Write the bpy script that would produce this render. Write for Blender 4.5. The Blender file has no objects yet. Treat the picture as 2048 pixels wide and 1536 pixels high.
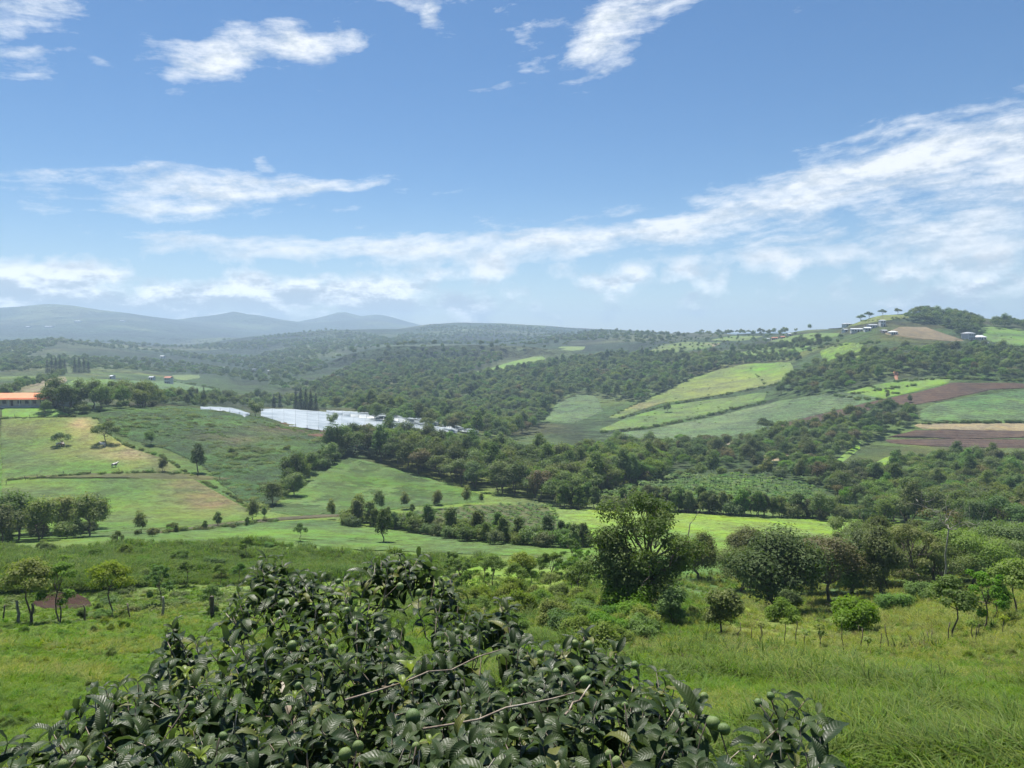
import bpy, bmesh, math
import numpy as np
from mathutils import Vector, Matrix, Quaternion

S = bpy.context.scene
COL = S.collection
RNG = np.random.default_rng(7)

# ------------------------------------------------------------------ camera
EYE = 1.65                       # eye height above the ground at the viewpoint
FPX = 1500.0                     # focal length in pixels of the 2048 px wide photograph
HY = 670.0                       # eye-level row
PITCH = math.atan((768 - HY) / FPX)
cam_d = bpy.data.cameras.new('camera')
cam = bpy.data.objects.new('camera', cam_d); COL.objects.link(cam)
cam.location = (0, 0, EYE)
cam.rotation_euler = (math.radians(90) - PITCH, 0, 0)
cam_d.sensor_width = 36.0
cam_d.lens = 36.0 * FPX / 2048.0
cam_d.clip_start = 0.05
cam_d.clip_end = 30000
S.camera = cam

# ------------------------------------------------------------------ light
SUN_AZ = math.radians(-24)       # from +Y towards +X
SUN_EL = math.radians(66)
sun_dir = Vector((math.sin(SUN_AZ) * math.cos(SUN_EL), math.cos(SUN_AZ) * math.cos(SUN_EL), math.sin(SUN_EL)))
sl = bpy.data.lights.new('sun', 'SUN'); sl.energy = 5.0; sl.angle = math.radians(0.53); sl.color = (1.0, 0.955, 0.88)
so = bpy.data.objects.new('sun', sl); COL.objects.link(so)
so.location = (0, 0, 400); so.rotation_euler = sun_dir.to_track_quat('Z', 'Y').to_euler()

S.view_settings.view_transform = 'Standard'; S.view_settings.look = 'None'
S.view_settings.gamma = 1.0; S.view_settings.exposure = 0.85; S.view_settings.use_curve_mapping = False
S.render.engine = 'CYCLES'
S.cycles.use_denoising = True
S.cycles.max_bounces = 6; S.cycles.diffuse_bounces = 2; S.cycles.glossy_bounces = 2
S.cycles.transmission_bounces = 2; S.cycles.volume_bounces = 0; S.cycles.transparent_max_bounces = 6
S.cycles.sample_clamp_indirect = 4.0
S.cycles.use_adaptive_sampling = True; S.cycles.adaptive_threshold = 0.02

def clampf(x, a, b): return max(a, min(b, x))

# small node helper -------------------------------------------------
class NT:
    def __init__(s, tree): s.t = tree; s.n = tree.nodes; s.l = tree.links
    def node(s, typ, **kw):
        n = s.n.new(typ)
        for k, v in kw.items(): setattr(n, k, v)
        return n
    def put(s, sock, v):
        if isinstance(v, bpy.types.NodeSocket): s.l.new(v, sock)
        elif v is not None: sock.default_value = v
    def math(s, op, a, b=None, c=None, clamp=False):
        n = s.node('ShaderNodeMath', operation=op); n.use_clamp = clamp
        s.put(n.inputs[0], a)
        if b is not None: s.put(n.inputs[1], b)
        if c is not None: s.put(n.inputs[2], c)
        return n.outputs[0]
    def vmath(s, op, a, b=None):
        n = s.node('ShaderNodeVectorMath', operation=op)
        s.put(n.inputs[0], a)
        if b is not None: s.put(n.inputs[1], b)
        return n.outputs[0] if op not in ('LENGTH', 'DOT_PRODUCT') else n.outputs['Value']
    def mix(s, f, a, b, blend='MIX'):
        n = s.node('ShaderNodeMix', data_type='RGBA', blend_type=blend)
        s.put(n.inputs[0], f); s.put(n.inputs[6], col4(a)); s.put(n.inputs[7], col4(b))
        return n.outputs[2]
    def ramp(s, f, a, b, lo=0.0, hi=1.0, smooth=True):
        n = s.node('ShaderNodeMapRange'); n.interpolation_type = 'SMOOTHSTEP' if smooth else 'LINEAR'
        s.put(n.inputs[0], f); s.put(n.inputs[1], a); s.put(n.inputs[2], b); s.put(n.inputs[3], lo); s.put(n.inputs[4], hi)
        return n.outputs[0]
    def noise(s, vec, scale, detail=4, rough=0.55, dist=0.0, out=0):
        n = s.node('ShaderNodeTexNoise')
        if vec is not None: s.put(n.inputs['Vector'], vec)
        s.put(n.inputs['Scale'], scale); s.put(n.inputs['Detail'], detail); s.put(n.inputs['Roughness'], rough); s.put(n.inputs['Distortion'], dist)
        return n.outputs[out]
def col4(c):
    if isinstance(c, (tuple, list)) and len(c) == 3: return (c[0], c[1], c[2], 1.0)
    return c

# ------------------------------------------------------------------ sky with clouds (all laid out by compass direction and elevation)
def px_dir(px, py):
    a = (px - 1024) / FPX; b = (768 - py) / FPX
    cp, sp = math.cos(PITCH), math.sin(PITCH)
    return a, cp + b * sp, -sp + b * cp
def px_azel(px, py):
    x, y, z = px_dir(px, py)
    return math.atan2(x, y), math.atan2(z, math.hypot(x, y))

def make_sky():
    w = bpy.data.worlds.new('World'); S.world = w; w.use_nodes = True
    t = NT(w.node_tree); t.n.clear()
    out = t.node('ShaderNodeOutputWorld'); bg = t.node('ShaderNodeBackground')
    sky = t.node('ShaderNodeTexSky', sky_type='NISHITA'); sky.sun_disc = False
    sky.sun_elevation = SUN_EL; sky.sun_rotation = SUN_AZ; sky.altitude = 900; sky.air_density = 1.0; sky.dust_density = 0.15; sky.ozone_density = 3.5
    tc = t.node('ShaderNodeTexCoord'); d = tc.outputs['Generated']
    sep = t.node('ShaderNodeSeparateXYZ'); t.put(sep.inputs[0], d)
    az = t.math('ARCTAN2', sep.outputs[0], sep.outputs[1])
    el = t.math('ARCSINE', sep.outputs[2])
    cmb = t.node('ShaderNodeCombineXYZ'); t.put(cmb.inputs[0], az); t.put(cmb.inputs[1], t.math('MULTIPLY', el, 2.2)); t.put(cmb.inputs[2], 0.0)
    P = cmb.outputs[0]
    # domain warp
    wn = t.noise(P, 7.0, 3, 0.6, out=1)
    wv = t.vmath('SUBTRACT', wn, (0.5, 0.5, 0.5))
    cmw = t.node('ShaderNodeSeparateXYZ'); t.put(cmw.inputs[0], wv)
    azw = t.math('ADD', az, t.math('MULTIPLY', cmw.outputs[0], 0.085))
    elw = t.math('ADD', el, t.math('MULTIPLY', cmw.outputs[1], 0.034))
    # (px, py, half-length px, half-height px, tilt deg counter-clockwise, weight)
    B = [(10, 15, 95, 45, 20, 1.0), (35, 118, 70, 24, 10, .62), (175, 28, 40, 15, 0, .3), (190, 125, 50, 9, -8, .62), (145, 168, 60, 10, 3, .45), (0, 183, 25, 12, 0, .6),
         (440, 112, 115, 34, 14, 1.0), (570, 92, 120, 30, 9, .95), (690, 72, 75, 20, 3, .8), (480, 72, 48, 28, 0, .8),
         (800, 5, 60, 18, 0, .8), (858, 25, 24, 26, -60, .8), (1050, 92, 55, 36, -55, .6), (1110, 50, 55, 12, 8, .5), (1020, 176, 66, 10, 8, .65),
         (1222, 72, 75, 50, 40, 1.15), (1290, 12, 70, 24, 10, .95), (1205, 148, 24, 16, -40, .7),
         (525, 320, 24, 15, 10, .7), (155, 384, 85, 14, 3, .75), (160, 415, 80, 10, 3, .75), (400, 374, 200, 24, 1, 1.1), (560, 364, 200, 17, 1, 1.1), (350, 408, 150, 22, 4, 1.05),
         (525, 420, 40, 10, 0, .7), (605, 408, 55, 13, 0, .6), (710, 418, 48, 10, 10, .5), (720, 450, 25, 8, 20, .45), (965, 440, 50, 8, 4, .4),
         (560, 505, 240, 26, -3, 1.0), (800, 497, 300, 28, 2, 1.1), (1100, 485, 300, 34, 6, 1.1), (1380, 448, 280, 34, 9, 1.1), (1700, 360, 250, 60, 13, 1.15), (1930, 300, 220, 52, 14, 1.15), (2060, 310, 220, 70, 8, 1.1),
         (1620, 478, 130, 14, 4, .75), (1250, 430, 260, 16, 8, .6), (1450, 535, 420, 34, 4, .95), (1000, 545, 360, 26, 2, .7), (1900, 470, 290, 85, 14, .92), (2060, 540, 330, 100, 8, .85), (1750, 555, 400, 40, 4, .7),
         (110, 568, 95, 36, 4, 2.0), (20, 580, 110, 44, 0, 1.9), (300, 605, 200, 34, 0, 1.7), (530, 592, 150, 32, 0, 1.75), (720, 590, 110, 30, 0, 1.75), (880, 612, 120, 24, 0, 1.3), (400, 632, 520, 26, 0, 1.4), (1080, 635, 170, 16, 0, .5), (1300, 637, 80, 12, 0, .45), (1440, 628, 110, 14, 0, .5)]
    acc = None
    cq = t.node('ShaderNodeCombineXYZ'); t.put(cq.inputs[0], azw); t.put(cq.inputs[1], elw); Q = cq.outputs[0]
    for (px, py, rx, ry, tilt, wt) in B:
        a0, e0 = px_azel(px, py)
        mp = t.node('ShaderNodeMapping', vector_type='TEXTURE'); t.put(mp.inputs['Vector'], Q)
        mp.inputs['Location'].default_value = (a0, e0, 0); mp.inputs['Rotation'].default_value = (0, 0, math.radians(tilt))
        mp.inputs['Scale'].default_value = (rx / FPX * math.cos(a0), ry / FPX, 1)
        r2 = t.vmath('DOT_PRODUCT', mp.outputs[0], mp.outputs[0])
        v = t.math('POWER', 0.55, r2)
        v = t.math('MULTIPLY', v, wt); acc = v if acc is None else t.math('MAXIMUM', acc, v)
    # loose clouds all round the compass, the same kind as those in view
    vis = t.ramp(t.math('ABSOLUTE', az), 0.72, 0.95)
    gen = t.ramp(t.noise(P, 2.3, 2, 0.5), 0.50, 0.72, 0, 1.0)
    hi = t.ramp(el, 0.46, 0.62)
    acc = t.math('MAXIMUM', acc, t.math('MULTIPLY', gen, t.math('MAXIMUM', vis, hi)))
    n1 = t.noise(P, 15.0, 7, 0.66)
    cm2 = t.node('ShaderNodeCombineXYZ'); t.put(cm2.inputs[0], t.math('MULTIPLY', azw, 1.0)); t.put(cm2.inputs[1], t.math('MULTIPLY', t.math('MULTIPLY_ADD', azw, -0.13, elw), 6.5)); t.put(cm2.inputs[2], 3.1)
    n2 = t.noise(cm2.outputs[0], 9.0, 6, 0.64)
    puff = t.ramp(el, 0.085, 0.115)                                            # low banks billow, higher ones streak
    cm4 = t.node('ShaderNodeCombineXYZ'); t.put(cm4.inputs[0], az); t.put(cm4.inputs[1], t.math('MULTIPLY', el, 1.25)); t.put(cm4.inputs[2], 7.7)
    n4 = t.noise(cm4.outputs[0], 19.0, 6, 0.58)
    f_hi = t.math('ADD', t.math('MULTIPLY', n1, 0.9), t.math('MULTIPLY', n2, 0.9))
    fine = t.math('ADD', t.math('MULTIPLY', f_hi, puff), t.math('MULTIPLY', t.math('MULTIPLY', n4, 1.8), t.math('SUBTRACT', 1.0, puff)))
    dens = t.math('ADD', t.math('MULTIPLY', acc, 0.95), t.math('MULTIPLY_ADD', fine, 1.75, -1.98))
    cov = t.ramp(dens, 0.02, 0.75, 0, 0.95, False)
    # lit tops / greyer bases from density compared with a sample a little higher up
    cm3 = t.node('ShaderNodeCombineXYZ'); t.put(cm3.inputs[0], az); t.put(cm3.inputs[1], t.math('MULTIPLY_ADD', el, 2.2, 0.028)); t.put(cm3.inputs[2], 0.0)
    n3 = t.noise(cm3.outputs[0], 15.0, 4, 0.66)
    lit = t.ramp(t.math('SUBTRACT', n1, n3), -0.20, 0.12)
    low = t.ramp(el, 0.045, 0.10)
    hi_c = t.mix(lit, (6.9, 7.5, 8.1), (9.6, 9.9, 10.2))
    up = t.ramp(t.math('ADD', t.math('SUBTRACT', n1, n3), t.ramp(el, 0.03, 0.10, -0.10, 0.10, False)), -0.13, 0.13)
    lo_c = t.mix(up, (4.6, 5.6, 6.7), (12.5, 12.8, 13.0))               # low cumulus: sunlit heads, grey feet
    ccol = t.mix(low, lo_c, hi_c)
    hs = t.node('ShaderNodeHueSaturation'); hs.inputs['Saturation'].default_value = 1.18; t.put(hs.inputs['Color'], sky.outputs[0])
    # thin veil near the horizon
    veil = t.ramp(el, -0.02, 0.20, 0.30, 0.0)
    base = t.mix(veil, hs.outputs[0], (5.6, 7.2, 8.8))
    colr = t.mix(cov, base, ccol)
    t.put(bg.inputs[0], colr); bg.inputs[1].default_value = 0.06
    t.l.new(bg.outputs[0], out.inputs[0])
make_sky()
S.world.cycles.sampling_method = 'MANUAL'; S.world.cycles.sample_map_resolution = 256

# ------------------------------------------------------------------ terrain as a height table over bearing (x/y) and log distance
def pix_us(px, py):
    px = np.asarray(px, float); py = np.asarray(py, float)
    a = (px - 1024) / FPX; b = (768 - py) / FPX
    cp, sp = math.cos(PITCH), math.sin(PITCH)
    f = cp + b * sp
    return a / f, (-sp + b * cp) / f
def world_pix(x, y, z):
    cp, sp = math.cos(PITCH), math.sin(PITCH)
    zz = z - EYE; f = y * cp - zz * sp; b = (y * sp + zz * cp) / f
    return 1024 + FPX * x / f, 768 - FPX * b

NEAR = [(1900, 5), (1536, 10.5)]
CTRL = {
 0:   [(1400,16),(1300,27),(1235,44),(1213,50),(1228,55),(1212,58),(1168,60.5),(1150,68),(1120,88),(1085,112),(1060,135),(1000,165),(950,195),(900,225),(850,250),(830,262),(812,272),(806,300),(795,350),(780,420),(757,540),(748,640),(728,850),(708,1050),(690,1300),(683,1500),(700,2000),(685,2300),(650,3000),(625,3600),(616,3900),(640,5000)],
 120: [(1400,16),(1300,27),(1235,44),(1214,50),(1228,55),(1212,58),(1168,60.5),(1150,68),(1118,88),(1082,112),(1060,135),(1005,165),(950,195),(900,225),(850,250),(830,262),(814,272),(806,300),(795,350),(780,430),(755,560),(746,640),(725,850),(706,1050),(685,1300),(677,1500),(700,2000),(685,2300),(650,3000),(620,3600),(607,3900),(640,5000)],
 250: [(1400,16),(1300,28),(1235,45),(1216,50),(1228,55),(1212,58),(1178,61),(1152,68),(1112,88),(1080,112),(1060,135),(1020,160),(960,190),(905,222),(860,245),(825,268),(814,285),(812,330),(795,400),(775,520),(758,620),(742,800),(722,1000),(705,1250),(695,1500),(688,1650),(700,2100),(672,2600),(645,3200),(627,3700),(624,3900),(650,5000)],
 350: [(1400,17),(1300,28.5),(1232,46),(1210,51),(1220,56),(1200,60),(1172,64),(1148,72),(1105,92),(1076,118),(1053,140),(1015,165),(970,190),(915,220),(868,250),(832,275),(818,295),(815,330),(805,420),(785,540),(768,640),(750,850),(730,1050),(712,1350),(700,1650),(692,1850),(700,2300),(675,2900),(650,3400),(637,3900),(650,5000)],
 500: [(1400,17),(1300,29),(1225,48),(1195,55),(1196,60),(1170,66),(1140,76),(1100,98),(1070,125),(1045,150),(1010,172),(980,190),(930,220),(885,252),(850,282),(832,305),(826,340),(820,400),(812,520),(790,620),(765,800),(742,1050),(715,1400),(692,1800),(671,2200),(690,3000),(665,3800),(624,4600),(655,5600)],
 600: [(1400,17),(1300,29),(1222,48),(1190,57),(1165,68),(1140,79),(1105,98),(1075,120),(1050,145),(1028,165),(980,195),(930,225),(888,255),(866,285),(850,315),(838,350),(824,410),(818,480),(805,560),(780,680),(748,900),(715,1250),(690,1650),(668,2100),(660,2350),(680,3200),(665,4000),(645,4600),(655,5600)],
 750: [(1400,17),(1300,29),(1220,48),(1180,60),(1150,75),(1120,92),(1090,112),(1060,140),(1035,165),(1000,190),(950,222),(912,250),(885,275),(866,300),(852,330),(838,370),(822,420),(820,480),(808,560),(775,680),(742,850),(712,1150),(692,1500),(672,2000),(656,2400),(675,3200),(660,4000),(630,4900),(655,6000)],
 880: [(1400,17),(1300,30),(1220,48),(1175,61),(1140,80),(1115,95),(1085,116),(1055,141),(1028,168),(1000,190),(965,222),(925,255),(898,285),(878,315),(865,350),(850,400),(838,460),(810,560),(772,680),(738,850),(706,1150),(692,1450),(684,1700),(668,2200),(645,2700),(665,4000),(670,6000)],
 1000:[(1400,17),(1300,30),(1220,48),(1170,62),(1130,85),(1110,98),(1080,120),(1050,142),(1020,170),(1000,190),(970,225),(930,262),(905,295),(888,330),(872,390),(850,470),(810,580),(765,720),(728,900),(702,1150),(692,1400),(688,1700),(670,2100),(648,2600),(662,3500),(668,6000)],
 1250:[(1400,17),(1300,31),(1240,43),(1200,52),(1180,60),(1140,80),(1110,100),(1070,130),(1035,160),(1020,172),(1000,195),(965,235),(940,265),(912,310),(885,365),(848,450),(805,560),(762,680),(722,850),(692,1050),(672,1350),(662,1700),(680,2500),(668,6000)],
 1400:[(1400,17),(1300,31),(1260,39),(1225,47),(1195,54),(1200,62),(1165,80),(1105,110),(1070,133),(1040,158),(1027,172),(1000,198),(962,240),(935,278),(905,322),(880,368),(845,440),(805,530),(762,630),(724,750),(698,900),(678,1080),(664,1300),(680,1700),(668,6000)],
 1500:[(1400,17),(1300,31),(1270,37),(1235,45),(1207,51),(1235,57),(1200,68),(1150,92),(1100,115),(1070,135),(1045,155),(1030,170),(1000,200),(962,245),(935,285),(905,330),(878,370),(842,440),(802,510),(762,590),(727,680),(702,790),(682,920),(664,1080),(680,1500),(668,6000)],
 1600:[(1400,17),(1300,31),(1270,37),(1245,44),(1235,48),(1250,54),(1215,66),(1170,82),(1120,105),(1080,130),(1055,152),(1035,178),(995,215),(958,255),(930,292),(900,330),(872,362),(835,410),(800,455),(765,520),(735,590),(708,680),(685,770),(658,880),(680,1300),(668,6000)],
 1750:[(1400,17),(1300,31),(1265,38),(1245,44),(1240,50),(1220,60),(1180,74),(1130,98),(1095,120),(1062,150),(1032,190),(995,230),(955,270),(918,308),(888,340),(856,365),(805,420),(772,450),(742,490),(712,540),(685,590),(662,630),(642,680),(628,725),(660,900),(690,1300),(668,6000)],
 1860:[(1400,16.5),(1300,29),(1255,37),(1215,45),(1200,52),(1212,60),(1178,76),(1120,105),(1078,135),(1035,185),(990,235),(950,272),(912,312),(885,335),(855,358),(802,410),(770,440),(742,480),(712,535),(688,585),(664,630),(640,690),(622,735),(655,900),(690,1300),(668,6000)],
 2048:[(1400,16),(1300,26),(1240,36),(1186,47),(1180,50),(1200,58),(1165,80),(1110,110),(1065,145),(1022,195),(982,235),(942,275),(905,318),(875,343),(845,368),(785,418),(768,440),(742,470),(712,530),(692,580),(672,630),(654,690),(645,740),(668,900),(700,1300),(668,6000)],
}
DMIN, DMAX = 5.0, 5900.0
ND, NU = 620, 361
UG = np.linspace(-1.9, 1.9, NU); LG = np.linspace(math.log(DMIN), math.log(DMAX), ND)
def gauss(a, sig, axis):
    r = int(3 * sig) + 1; k = np.exp(-0.5 * (np.arange(-r, r + 1) / sig) ** 2); k /= k.sum()
    pad = [(0, 0)] * a.ndim; pad[axis] = (r, r); ap = np.pad(a, pad, mode='edge'); o = np.zeros_like(a)
    for i, w in enumerate(k):
        sl_ = [slice(None)] * a.ndim; sl_[axis] = slice(i, i + a.shape[axis]); o += w * ap[tuple(sl_)]
    return o
def vnoise(x, y, seed=0):
    xi = np.floor(x).astype(np.int64); yi = np.floor(y).astype(np.int64); fx = x - xi; fy = y - yi
    fx = fx * fx * (3 - 2 * fx); fy = fy * fy * (3 - 2 * fy)
    def h(a, b):
        n = (a * 374761393 + b * 668265263 + seed * 974711) & 0xffffffff
        n = ((n ^ (n >> 13)) * 1274126177) & 0xffffffff
        return ((n ^ (n >> 16)) & 0xffff) / 65535.0
    return (h(xi, yi) * (1 - fx) + h(xi + 1, yi) * fx) * (1 - fy) + (h(xi, yi + 1) * (1 - fx) + h(xi + 1, yi + 1) * fx) * fy
def fbm(x, y, oct=4, seed=0):
    s = 0; a = 0.5; t = 0
    for o in range(oct):
        s = s + a * vnoise(x * 2 ** o + 17.3 * o, y * 2 ** o - 9.1 * o, seed + o); t += a; a *= 0.5
    return s / t - 0.5
RIDGES = [
 ([(-600,640),(-200,630),(0,619),(60,611),(100,607),(150,611),(200,620),(260,626),(305,635),(345,642),(420,655),(560,672),(700,680),(2600,700)], 3600, .16, True),
 ([(-600,690),(300,668),(345,641),(390,634),(440,628),(472,621),(505,629),(545,637),(580,642),(640,655),(740,672),(2600,700)], 4300, .12, True),
 ([(-600,690),(480,672),(560,650),(610,641),(650,632),(684,621),(700,624),(722,631),(750,627),(775,630),(800,637),(835,645),(900,660),(2600,690)], 5100, .10, True),
 ([(-600,720),(200,715),(300,700),(420,686),(500,672),(560,668),(640,658),(700,656),(760,664),(810,684),(850,700),(2600,720)], 2100, .10, True),
 ([(-600,690),(-100,684),(0,684),(60,680),(120,676),(160,682),(250,696),(330,706),(420,722),(500,738),(600,760),(2600,800)], 1350, .10, True),
 ([(-600,760),(560,760),(700,705),(780,690),(860,690),(950,688),(1050,692),(1150,700),(2600,720)], 1000, .08, True),
 ([(-600,690),(700,668),(800,655),(860,645),(920,642),(1000,645),(1060,648),(1100,650),(1180,655),(1240,658),(1300,663),(1400,672),(2600,690)], 2700, .12, True),
]
def build_table():
    cols = sorted(CTRL); cu = []; cz = []
    for px in cols:
        pts = NEAR + CTRL[px]
        py = np.array([p[0] for p in pts], float); d = np.array([p[1] for p in pts], float)
        u, s_ = pix_us(px, py)
        cu.append((px - 1024) / FPX); cz.append(np.interp(LG, np.log(d), s_))
    cu = np.array(cu); cz = np.array(cz)
    cz = np.vstack([cz[0], cz, cz[-1]]); cu = np.concatenate([[-1.2], cu, [1.2]])
    T = np.empty((NU, ND))
    for j in range(ND): T[:, j] = np.interp(UG, cu, cz[:, j])
    T = gauss(T, 1.7, 0); T = gauss(T, 1.1, 1)
    # far ranges: their skyline, each on its own ridge line
    for ridge, dr, wdt, lo in RIDGES:
        rp = np.array([p[0] for p in ridge], float); ry = np.array([p[1] for p in ridge], float)
        pxs = 1024 + FPX * UG; yy = np.interp(pxs, rp, ry); _, sk = pix_us(pxs, yy)
        dl = np.abs(LG - math.log(dr))[None, :]
        prof = sk[:, None] - 0.30 * (dl / wdt) ** 1.5 * 0.18 - 0.010 * np.minimum(dl / wdt, 1) * np.abs(np.sin(pxs[:, None] / 23 + 3 * np.sin(pxs[:, None] / 57)))
        w = np.clip(1.6 - dl / wdt, 0, 1); w = w * w * (3 - 2 * w)
        T = np.maximum(T, np.where(dl < 2 * wdt, prof, -9)) if lo else T * (1 - w) + prof * w
    D = np.exp(LG)[None, :]; X = UG[:, None] * D; Y = D + 0 * X
    Z = EYE + T * D
    for sc, am, sd in ((900, 26, 1), (300, 13.0, 2), (70, 1.9, 3), (18, .35, 4), (5, .10, 5)):
        n = fbm(X / sc, Y / sc, 3, sd)
        fade = np.clip((D - sc * 2.2) / (sc * 3.5), 0, 1) if sc > 20 else np.clip((D - 6) / 20, 0, 1)
        Z = Z + n * am * fade * np.clip(D / (sc * 6), .3, 1.0)
    return Z
TZ = build_table()
def zt(u, d):
    fu = np.clip((u + 1.9) / 3.8 * (NU - 1), 0, NU - 1.001); fd = np.clip((np.log(np.maximum(d, 1e-3)) - LG[0]) / (LG[-1] - LG[0]) * (ND - 1), 0, ND - 1.001)
    i = fu.astype(int); j = fd.astype(int); a = fu - i; b = fd - j
    return (TZ[i, j] * (1 - a) + TZ[i + 1, j] * a) * (1 - b) + (TZ[i, j + 1] * (1 - a) + TZ[i + 1, j + 1] * a) * b
def ground(x, y):
    x = np.asarray(x, float); y = np.asarray(y, float)
    yy = np.maximum(y, DMIN); z = zt(np.clip(x / yy, -1.9, 1.9), yy)
    w = np.clip((y + 1.0) / (DMIN + 1.0), 0, 1); w = w * w * (3 - 2 * w)
    zf = 0.25 * fbm(x / 4, y / 4, 3, 9)
    return np.where(y >= DMIN, z, z * w + zf * (1 - w))
DS = np.exp(np.linspace(math.log(5.0), math.log(6000), 900))
def hit(px, py, h=0.0, dmin=0.0):
    """first point of the ground (raised by h) seen along a photo direction -> x, y, z (z on the raised surface), ok"""
    px = np.atleast_1d(np.asarray(px, float)); py = np.atleast_1d(np.asarray(py, float)); N = len(px)
    u, s_ = pix_us(px, py); dd = np.empty(N); ok = np.ones(N, bool)
    for k in range(0, N, 4000):
        uu = u[k:k + 4000, None]; ss = s_[k:k + 4000, None]
        diff = zt(uu, DS[None, :]) + h - (EYE + ss * DS[None, :])
        b = (diff >= 0) & (DS[None, :] > dmin); idx = b.argmax(1); has = b.any(1); idx = np.where(has, np.maximum(idx, 1), 1)
        r = np.arange(len(idx)); d0 = diff[r, idx - 1]; d1 = diff[r, idx]
        f = np.clip(-d0 / np.where(abs(d1 - d0) < 1e-9, 1e-9, d1 - d0), 0, 1)
        far = DS[60 + (diff[:, 60:] / DS[None, 60:]).argmax(1)]            # above the skyline: stand on the skyline
        dd[k:k + 4000] = np.where(has, DS[idx - 1] + f * (DS[idx] - DS[idx - 1]), far); ok[k:k + 4000] = has
    x = u * dd
    return x, dd, ground(x, dd) + h, ok
def at(px, py, h=0.0):
    x, y, z, ok = hit([px], [py], h); return Vector((x[0], y[0], z[0]))

# ------------------------------------------------------------------ object helpers
def tag(o, label=None, cat=None, group=None, kind=None):
    if label: o['label'] = label
    if cat: o['category'] = cat
    if group: o['group'] = group
    if kind: o['kind'] = kind
    return o
def mesh_obj(name, verts, faces, mat, parent=None, smooth=False, attrs=None, colors=None):
    me = bpy.data.meshes.new(name)
    verts = np.asarray(verts, np.float32)
    if isinstance(faces, np.ndarray):
        nf, k = faces.shape
        me.vertices.add(len(verts)); me.vertices.foreach_set('co', verts.ravel())
        me.loops.add(nf * k); me.loops.foreach_set('vertex_index', faces.ravel().astype(np.int32))
        me.polygons.add(nf); me.polygons.foreach_set('loop_start', np.arange(0, nf * k, k, dtype=np.int32))
        try: me.polygons.foreach_set('loop_total', np.full(nf, k, np.int32))
        except Exception: pass
        me.update(calc_edges=True)
    else:
        me.from_pydata([tuple(map(float, v)) for v in verts], [], [tuple(f) for f in faces])
    me.validate()
    if smooth and len(me.polygons): me.polygons.foreach_set('use_smooth', np.ones(len(me.polygons), bool))
    if attrs:
        for k, v in attrs.items():
            a = me.attributes.new(k, 'FLOAT', 'POINT'); a.data.foreach_set('value', np.asarray(v, np.float32))
    if colors is not None:
        a = me.attributes.new('tone', 'FLOAT_COLOR', 'POINT')
        c = np.ones((len(verts), 4), np.float32); c[:, :3] = colors; a.data.foreach_set('color', c.ravel())
    me.update()
    if mat is not None: me.materials.append(mat)
    o = bpy.data.objects.new(name, me); COL.objects.link(o)
    if parent is not None: o.parent = parent
    return o
def empty(name, loc=(0, 0, 0), rz=0.0, sc=1.0):
    o = bpy.data.objects.new(name, None); COL.objects.link(o)
    o.location = loc; o.rotation_euler = (0, 0, rz); o.scale = (sc, sc, sc) if not isinstance(sc, (tuple, list)) else sc
    o.empty_display_size = 0.2
    return o

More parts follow.
